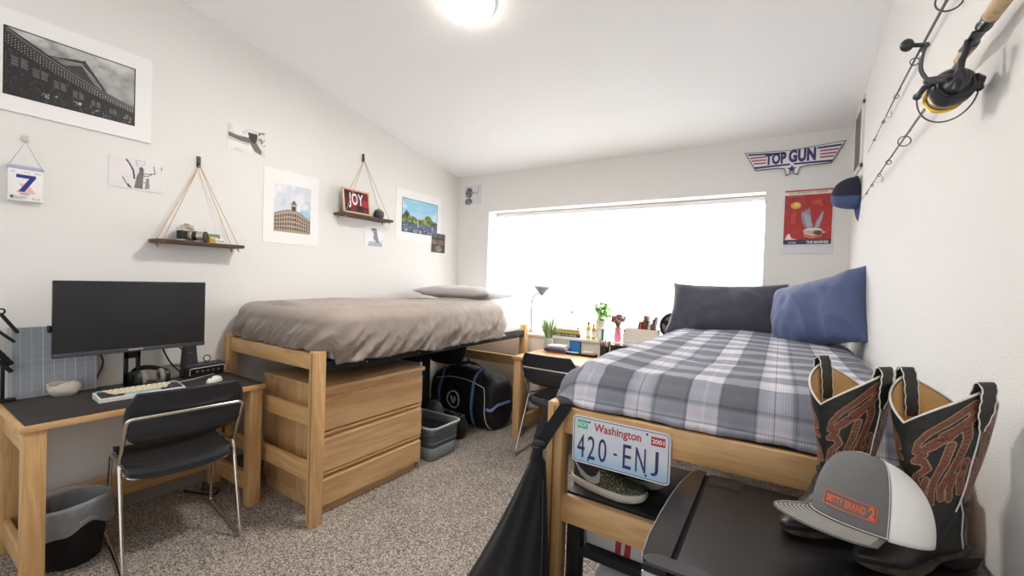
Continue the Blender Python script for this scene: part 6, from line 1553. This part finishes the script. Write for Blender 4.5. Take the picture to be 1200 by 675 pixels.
# ================================================================== caps
def cap(lab, front_m, back_m, brim_m, M4, txt=None, scale=1.0, stitch=None):
    t = thing('baseball_cap', lab, 'cap'); t.matrix_world = M4 @ Matrix.Scale(scale, 4)
    A_, B__, H_ = 0.104, 0.086, 0.132
    def crown(th, ph, off=0.0):
        # th: azimuth (0 = front), ph: 0 brim level .. 1 crown top
        e = ph*PI/2; cr_ = math.cos(e)**(0.62 if abs(th) < 1.2 else 0.62+0.18*min(1,(abs(th)-1.2)/0.8)); z = (H_)*math.sin(e)**0.92
        fz = 0.006*math.cos(th) if ph < 0.2 else 0
        x_ = A_*math.cos(th)*cr_; y_ = B__*math.sin(th)*cr_
        if math.cos(th) > 0: x_ *= 1-0.10*(1-ph)*abs(math.sin(th))**2
        z *= 1+0.13*math.cos(th)*cr_
        p = V((x_, y_, z)); n_ = V((math.cos(th)*cr_, math.sin(th)*cr_, math.sin(e)+0.1)).normalized()
        return p+n_*off
    TF = math.radians(66)
    b = B(); b.grid(lambda s, q: crown((2*s-1)*TF, q*0.985), 40, 26); loc(b, 'front_panel', front_m, t, angle=0, solid=0.0022)
    b = B()
    def bk_(s, q):
        th = TF+(2*PI-2*TF)*s; dth = abs(th-PI); cut = 0.30*max(0, 1-(dth/0.42)**2)
        return crown(th if th <= PI else th-2*PI, cut+(0.985-cut)*q)
    b.grid(bk_, 60, 26); loc(b, 'mesh_back', back_m, t, angle=0, solid=0.0016)
    b = B(); b.sphere((0,0,H_+0.0005), 0.0085, sc=(1,1,0.5), seg=14); loc(b, 'top_button', front_m, t)
    b = B(); b.tube([crown(PI+a, 0.012, 0.001) for a in np.linspace(-0.42,0.42,12)], 0.006, seg=8); loc(b, 'snap_strap', back_m, t)
    b = B()
    for sd in (-1, 1): b.tube([crown(sd*(TF-0.03), q, 0.0022) for q in np.linspace(0.01,0.97,26)], 0.0010, seg=5)
    b.tube([crown(th, 0.015, 0.0024) for th in np.linspace(-TF,TF,30)], 0.0013, seg=5); loc(b, 'seam_stitching', stitch or M['paper'], t)
    BT = math.radians(64)
    def brim(s, q):
        th = (2*s-1)*BT; p = crown(th, 0.0)
        reach = 0.080*math.cos(th*1.22)**0.55 if abs(th*1.22) < PI/2 else 0
        d = V((math.cos(th*0.45), math.sin(th*0.45), 0)); r = p+d*reach*q
        r.z = -0.0-0.30*reach*q*0.25-0.7*(r.y**2)*q-0.002*q
        return r
    b = B(); b.grid(brim, 44, 16); loc(b, 'brim', brim_m, t, angle=0, solid=0.0034)
    if stitch is not None or True:
        b = B()
        for k in range(1, 9): b.tube([brim(s, k/8.6)+V((0,0,0.0024)) for s in np.linspace(0.04,0.96,36)], 0.0007, seg=4)
        loc(b, 'brim_stitching', stitch or M['paper'], t)
    if txt:
        b = B(); t0, t1 = math.radians(3), math.radians(54)
        f_ = lambda x_, y_: crown(t0+(t1-t0)*x_, 0.10+0.11*y_, 0.0028)
        b.text(txt, None, None, None, 0, 0, bold=0.03, fn=lambda x_, y_: f_(0.04+x_*0.78, 0.22+0.56*y_))
        b.text('2', None, None, None, 0, 0, bold=0.05, fn=lambda x_, y_: f_(0.86+x_*0.11, 0.05+0.9*y_))
        loc(b, 'embroidered_name', mat('orange_thread', (224,104,60), 0.6), t, smooth=False)
        b = B(); P_ = [f_(s, 0) for s in np.linspace(0,1,20)]+[f_(1, s) for s in np.linspace(0,1,5)]+[f_(s, 1) for s in np.linspace(1,0,20)]+[f_(0, s) for s in np.linspace(1,0,5)]
        b.tube(P_, 0.0010, seg=5, closed=True); loc(b, 'embroidered_border', mat('orange_thread', (224,104,60), 0.6), t)
    return t
def basis(o, fx, fz):
    fx = V(fx).normalized(); fz = V(fz); fz = (fz-fx*fz.dot(fx)).normalized(); fy = fz.cross(fx); m_ = Matrix((fx, fy, fz)).transposed().to_4x4(); m_.translation = V(o); return m_
greycap = mat('grey_twill', (112,112,112), 0.85, bump=(400,0.2,2)); whitemesh = mat('white_mesh', (244,244,242), 0.8, bump=(500,0.12,1)); brimm = mat('brim_grey', (120,118,114), 0.85, bump=(300,0.2,2))
cap('grey and white trucker cap with orange lettering lying over the boot toes', greycap, whitemesh, brimm, basis((0.168,1.105,0.963), (-0.82,-0.57,0.19), (0.06,0.16,1)), 'SMITTY BRAND', stitch=mat('pale_stitch', (206,202,194), 0.7))
navyc = mat('navy_twill', (42,48,76), 0.8, bump=(300,0.2,2)); navym = mat('navy_mesh', (40,44,66), 0.7, bump=(700,0.8,1)); bluec = mat('blue_brim', (78,100,146), 0.8)
cap('navy blue mesh cap hanging from a hook in the right wall corner', mat('dusty_blue_twill', (72,88,130), 0.8), navym, bluec, basis((0.392,3.50,2.075), (0.05,-0.12,-1), (-1,-0.12,0)), None, stitch=mat('navy_stitch', (74,84,120), 0.7))

# ================================================================== fishing rods on the right wall
cork = mat('cork_grip', (214,184,146), 0.7, var=(60,(176,140,104),0.5,0.75)); blank = mat('rod_blank', (58,60,62), 0.3); metal = mat('gunmetal', (92,94,98), 0.3, 0.6); rblk = mat('reel_black', (46,48,54), 0.28)
def rod(lab, pts, r0, guides, cork_to=None):
    """pts run from butt to tip"""
    t = thing('fishing_rod', lab, 'fishing rod', pts[0])
    P = smoothpath([V(p) for p in pts], 10); O = V(pts[0])
    b = B(); b.tube([p-O for p in P], r0, seg=10, rf=lambda q: 1-0.86*q); loc(b, 'blank', blank, t)
    cum = [0]
    for a, c_ in zip(P[:-1], P[1:]): cum.append(cum[-1]+(c_-a).length)
    def at_y(y):
        for a, c_ in zip(P[:-1], P[1:]):
            if (a.y-y)*(c_.y-y) <= 0: return a+(c_-a)*((y-a.y)/(c_.y-a.y))
    for y, r, dr in guides:
        c_ = at_y(y)-O; d = V(dr).normalized()
        b = B(); cc = c_+d*(r+0.008); b.tube([cc+V((0,0,0))+r*(math.cos(a)*d+math.sin(a)*d.cross(V((0,1,0)))) for a in [i*2*PI/20 for i in range(20)]], 0.0016+r*0.03, seg=6, closed=True)
        b.tube([c_+V((0,-0.03-r*0.4,0)), cc-d*r*0.7+V((0,-0.002,0))], 0.0013, seg=5); b.tube([c_+V((0,0.02,0)), cc-d*r*0.7], 0.0013, seg=5); b.cyl(c_+V((0,-0.035-r*0.4,0)), c_+V((0,0.03,0)), 0.0048-0.0022*min(1,(y-1.6)/1.5), seg=8)
        loc(b, 'line_guide', metal, t)
    return t, at_y
D1 = (-0.25,0,-1); 
rod('upper fishing rod lying level along the right wall', [(0.386,0.75,2.325),(0.386,1.5,2.318),(0.386,2.2,2.292),(0.388,2.7,2.258),(0.389,3.1,2.226)], 0.0065, [(1.69,0.030,D1),(2.08,0.013,D1),(2.38,0.008,D1),(2.65,0.006,D1),(2.88,0.005,D1)])
t, at_y = rod('lower fishing rod on the right wall carrying a spinning reel', [(0.366,0.80,2.068),(0.368,1.3,2.050),(0.372,2.0,2.026),(0.378,2.7,2.000),(0.384,3.25,1.975)], 0.0068, [(2.10,0.018,D1),(2.40,0.009,D1),(2.62,0.006,D1),(2.82,0.005,D1),(3.0,0.004,D1)])
O = t.location
def ax_(y): return at_y(y)-O
def seg_(b, y0, y1, r0_, r1_, n=22):
    a, c_ = ax_(y0), ax_(y1); b.cyl(a, c_, r0_, r1_, seg=n)
b = B(); a, c_ = ax_(0.86), ax_(1.345); d = (c_-a)
b.lathe([(0.0,0),(0.016,0.002),(0.018,0.05),(0.0165,0.2),(0.0165,0.42),(0.0150,d.length)], a, d, seg=22); loc(b, 'cork_grip', cork, t)
b = B(); seg_(b, 1.345, 1.39, 0.0145, 0.0135); seg_(b, 1.39, 1.47, 0.011, 0.0105); loc(b, 'reel_seat', rblk, t)
b = B(); seg_(b, 1.345, 1.352, 0.0155, 0.0155); seg_(b, 1.384, 1.39, 0.0150, 0.0145); seg_(b, 1.455, 1.47, 0.0135, 0.0125); loc(b, 'lock_ring', metal, t)
b = B(); seg_(b, 1.47, 1.545, 0.0145, 0.0105); loc(b, 'foregrip', cork, t)
b = B(); seg_(b, 1.545, 1.552, 0.0112, 0.009); loc(b, 'winding_check', rblk, t)
for y in (1.10, 2.95):
    pass
# the reel
rl_ = thing('spinning_reel', 'black spinning reel with a gold-lipped spool clamped on the lower rod', 'fishing reel', (0.355,1.43,2.045))
RO = V(rl_.location)
Cc = V((0.337,1.440,1.942))-RO
b = B(); P_ = smoothpath([V((0.0,-0.05,-0.010)), V((0.0,-0.01,-0.013)), V((0.0,0.04,-0.011))], 5); b.ribbon(P_, 0.014, 0.005, (1,0,0)); loc(b, 'reel_foot', rblk, rl_)
b = B(); b.tube(smoothpath([V((-0.002,-0.012,-0.012)), V((-0.008,-0.020,-0.040)), Cc+V((0.004,-0.030,0.045)), Cc+V((0.0,-0.030,0.015))], 6), 0.0085, seg=10, rf=lambda q: 0.75+0.5*abs(q-0.5)); loc(b, 'stem', rblk, rl_)
b = B(); b.sphere(Cc+V((0,-0.030,0.0)), 0.024, sc=(0.62,1.3,1.1), seg=20); b.lathe([(0.0,-0.055),(0.014,-0.052),(0.022,-0.03),(0.026,0.0),(0.020,0.01)], Cc, (0,1,0), seg=24); loc(b, 'gear_case', rblk, rl_)
b = B(); b.lathe([(0.018,-0.006),(0.036,-0.004),(0.043,0.004),(0.044,0.022),(0.040,0.026),(0.030,0.026)], Cc, (0,1,0), seg=36); b.lathe([(0.030,-0.0065),(0.031,-0.009),(0.033,-0.0065)], Cc, (0,1,0), seg=36); loc(b, 'rotor', rblk, rl_)
b = B(); b.lathe([(0.034,0.026),(0.040,0.030),(0.041,0.036),(0.036,0.038)], Cc, (0,1,0), seg=36); b.lathe([(0.036,0.070),(0.041,0.072),(0.0405,0.079),(0.030,0.082),(0.0,0.083)], Cc, (0,1,0), seg=36); loc(b, 'spool_lip', M['gold'], rl_)
b = B(); b.lathe([(0.034,0.036),(0.035,0.054),(0.034,0.071)], Cc, (0,1,0), seg=36); loc(b, 'spooled_line', mat('fishing_line', (176,160,160), 0.5), rl_)
for sx in (-1, 1):
    b = B(); b.tube([Cc+V((sx*0.036,0.0,0.012)), Cc+V((sx*0.050,0.012,0.010)), Cc+V((sx*0.055,0.045,0.004))], 0.0085, seg=8, rf=lambda q: 1-0.25*q); b.sphere(Cc+V((sx*0.056,0.052,0.003)), 0.0095, seg=10); loc(b, 'bail_arm', rblk, rl_)
b = B(); b.tube([Cc+V((0.056*math.cos(a), 0.052+0.030*math.sin(-a), 0.062*math.sin(a)*1.0)) for a in np.linspace(0,-PI,26)], 0.0019, seg=6); loc(b, 'bail_wire', metal, rl_)
E1 = V((0.282,1.402,1.948))-RO
b = B(); b.cyl(Cc+V((-0.01,-0.030,0.010)), E1, 0.0085, seg=14); loc(b, 'crank_axle', metal, rl_)
b = B(); E2 = V((0.274,1.392,2.032))-RO; b.sphere(E1, 0.0095, seg=12); b.tube(smoothpath([E1, E1+V((-0.014,-0.002,0.030)), E2+V((-0.006,0,-0.02)), E2], 6), 0.0048, seg=8); b.sphere(E2, 0.007, seg=12); loc(b, 'crank_arm', metal, rl_)
b = B(); b.cyl(E2, E2+V((-0.024,-0.004,0.004)), 0.0050, seg=10); loc(b, 'knob_shaft', rblk, rl_)
b = B(); K_ = E2+V((-0.036,-0.006,0.006)); b.sphere(K_, 0.0145, sc=(0.95,0.75,1.05), seg=18); loc(b, 'crank_knob', rblk, rl_)
# wall clips that carry the rods
for i, (y, z, r) in enumerate(((1.05,2.333,0.5),(2.60,2.266,0.5),(1.02,2.060,0.5),(2.75,1.998,0.5))):
    k_ = thing('rod_clip', ['small clear wall clip holding the upper rod near its butt','small clear wall clip holding the upper rod toward its tip','small clear wall clip under the cork grip of the lower rod','small clear wall clip holding the lower rod toward its tip'][i], 'clip', (XR,y,z))
    b = B(); b.box((-0.006,-0.006,-0.012),(-0.0004,0.006,0.012), bev=0.002); b.box((-0.032,-0.004,-0.016-(0.008 if i == 2 else 0)),(-0.002,0.004,-0.011-(0.008 if i == 2 else 0)), bev=0.001); loc(b, 'clip_body', mat('clear_clip', (222,222,218), 0.3), k_)

# ------------------------------------------------------------------ light, sky, camera
w = bpy.data.worlds.new('overcast_sky'); sc.world = w; w.use_nodes = True
bg = w.node_tree.nodes['Background']; bg.inputs['Color'].default_value = (0.98, 0.985, 1.0, 1); bg.inputs['Strength'].default_value = 1.08
def area(name, loc, rot, sx, sy, e, col=(1,1,1)):
    l = bpy.data.lights.new(name, 'AREA'); l.shape = 'RECTANGLE'; l.size = sx; l.size_y = sy; l.energy = e; l.color = col
    o = bpy.data.objects.new(name, l); COL.objects.link(o); o.location = loc; o.rotation_euler = rot; return o
area('window_daylight', ((WX0+WX1)/2, YB+0.75, 1.7), (math.radians(-90), 0, 0), 3.0, 1.9, 310, (0.98, 0.99, 1.0))
pl = bpy.data.lights.new('ceiling_bulb', 'AREA'); pl.shape = 'DISK'; pl.size = 0.3; pl.energy = 30; pl.color = (1.0, 0.96, 0.91)
po = bpy.data.objects.new('ceiling_bulb', pl); COL.objects.link(po); po.location = V((lx, ly, lz))+nrm*0.11; po.rotation_euler = (math.radians(-10.4), 0, 0)

cam = bpy.data.cameras.new('camera'); cam.sensor_width = 36; cam.lens = 494.7*36/1200; cam.clip_start = 0.02; cam.clip_end = 60
co = bpy.data.objects.new('camera', cam); COL.objects.link(co)
yaw, pitch, roll = [math.radians(a) for a in (32.45, -0.96, 1.94)]
f = V((-math.sin(yaw)*math.cos(pitch), math.cos(yaw)*math.cos(pitch), math.sin(pitch)))
r0 = V((math.cos(yaw), math.sin(yaw), 0)); u0 = r0.cross(f)
rt = math.cos(roll)*r0+math.sin(roll)*u0; up = -math.sin(roll)*r0+math.cos(roll)*u0
co.matrix_world = Matrix(((rt.x, up.x, -f.x, 0), (rt.y, up.y, -f.y, 0), (rt.z, up.z, -f.z, 1.43), (0,0,0,1)))
sc.camera = co
vs_ = sc.view_settings; sc.display_settings.display_device = 'sRGB'
vs_.view_transform = 'Standard'; vs_.look = 'None'; vs_.exposure = 0.1; vs_.gamma = 1.0; vs_.use_curve_mapping = False
cy = sc.cycles; cy.use_denoising = True; cy.max_bounces = 10; cy.diffuse_bounces = 6; cy.glossy_bounces = 4; cy.transmission_bounces = 6; cy.transparent_max_bounces = 8
cy.sample_clamp_indirect = 8.0; cy.caustics_reflective = False; cy.caustics_refractive = False
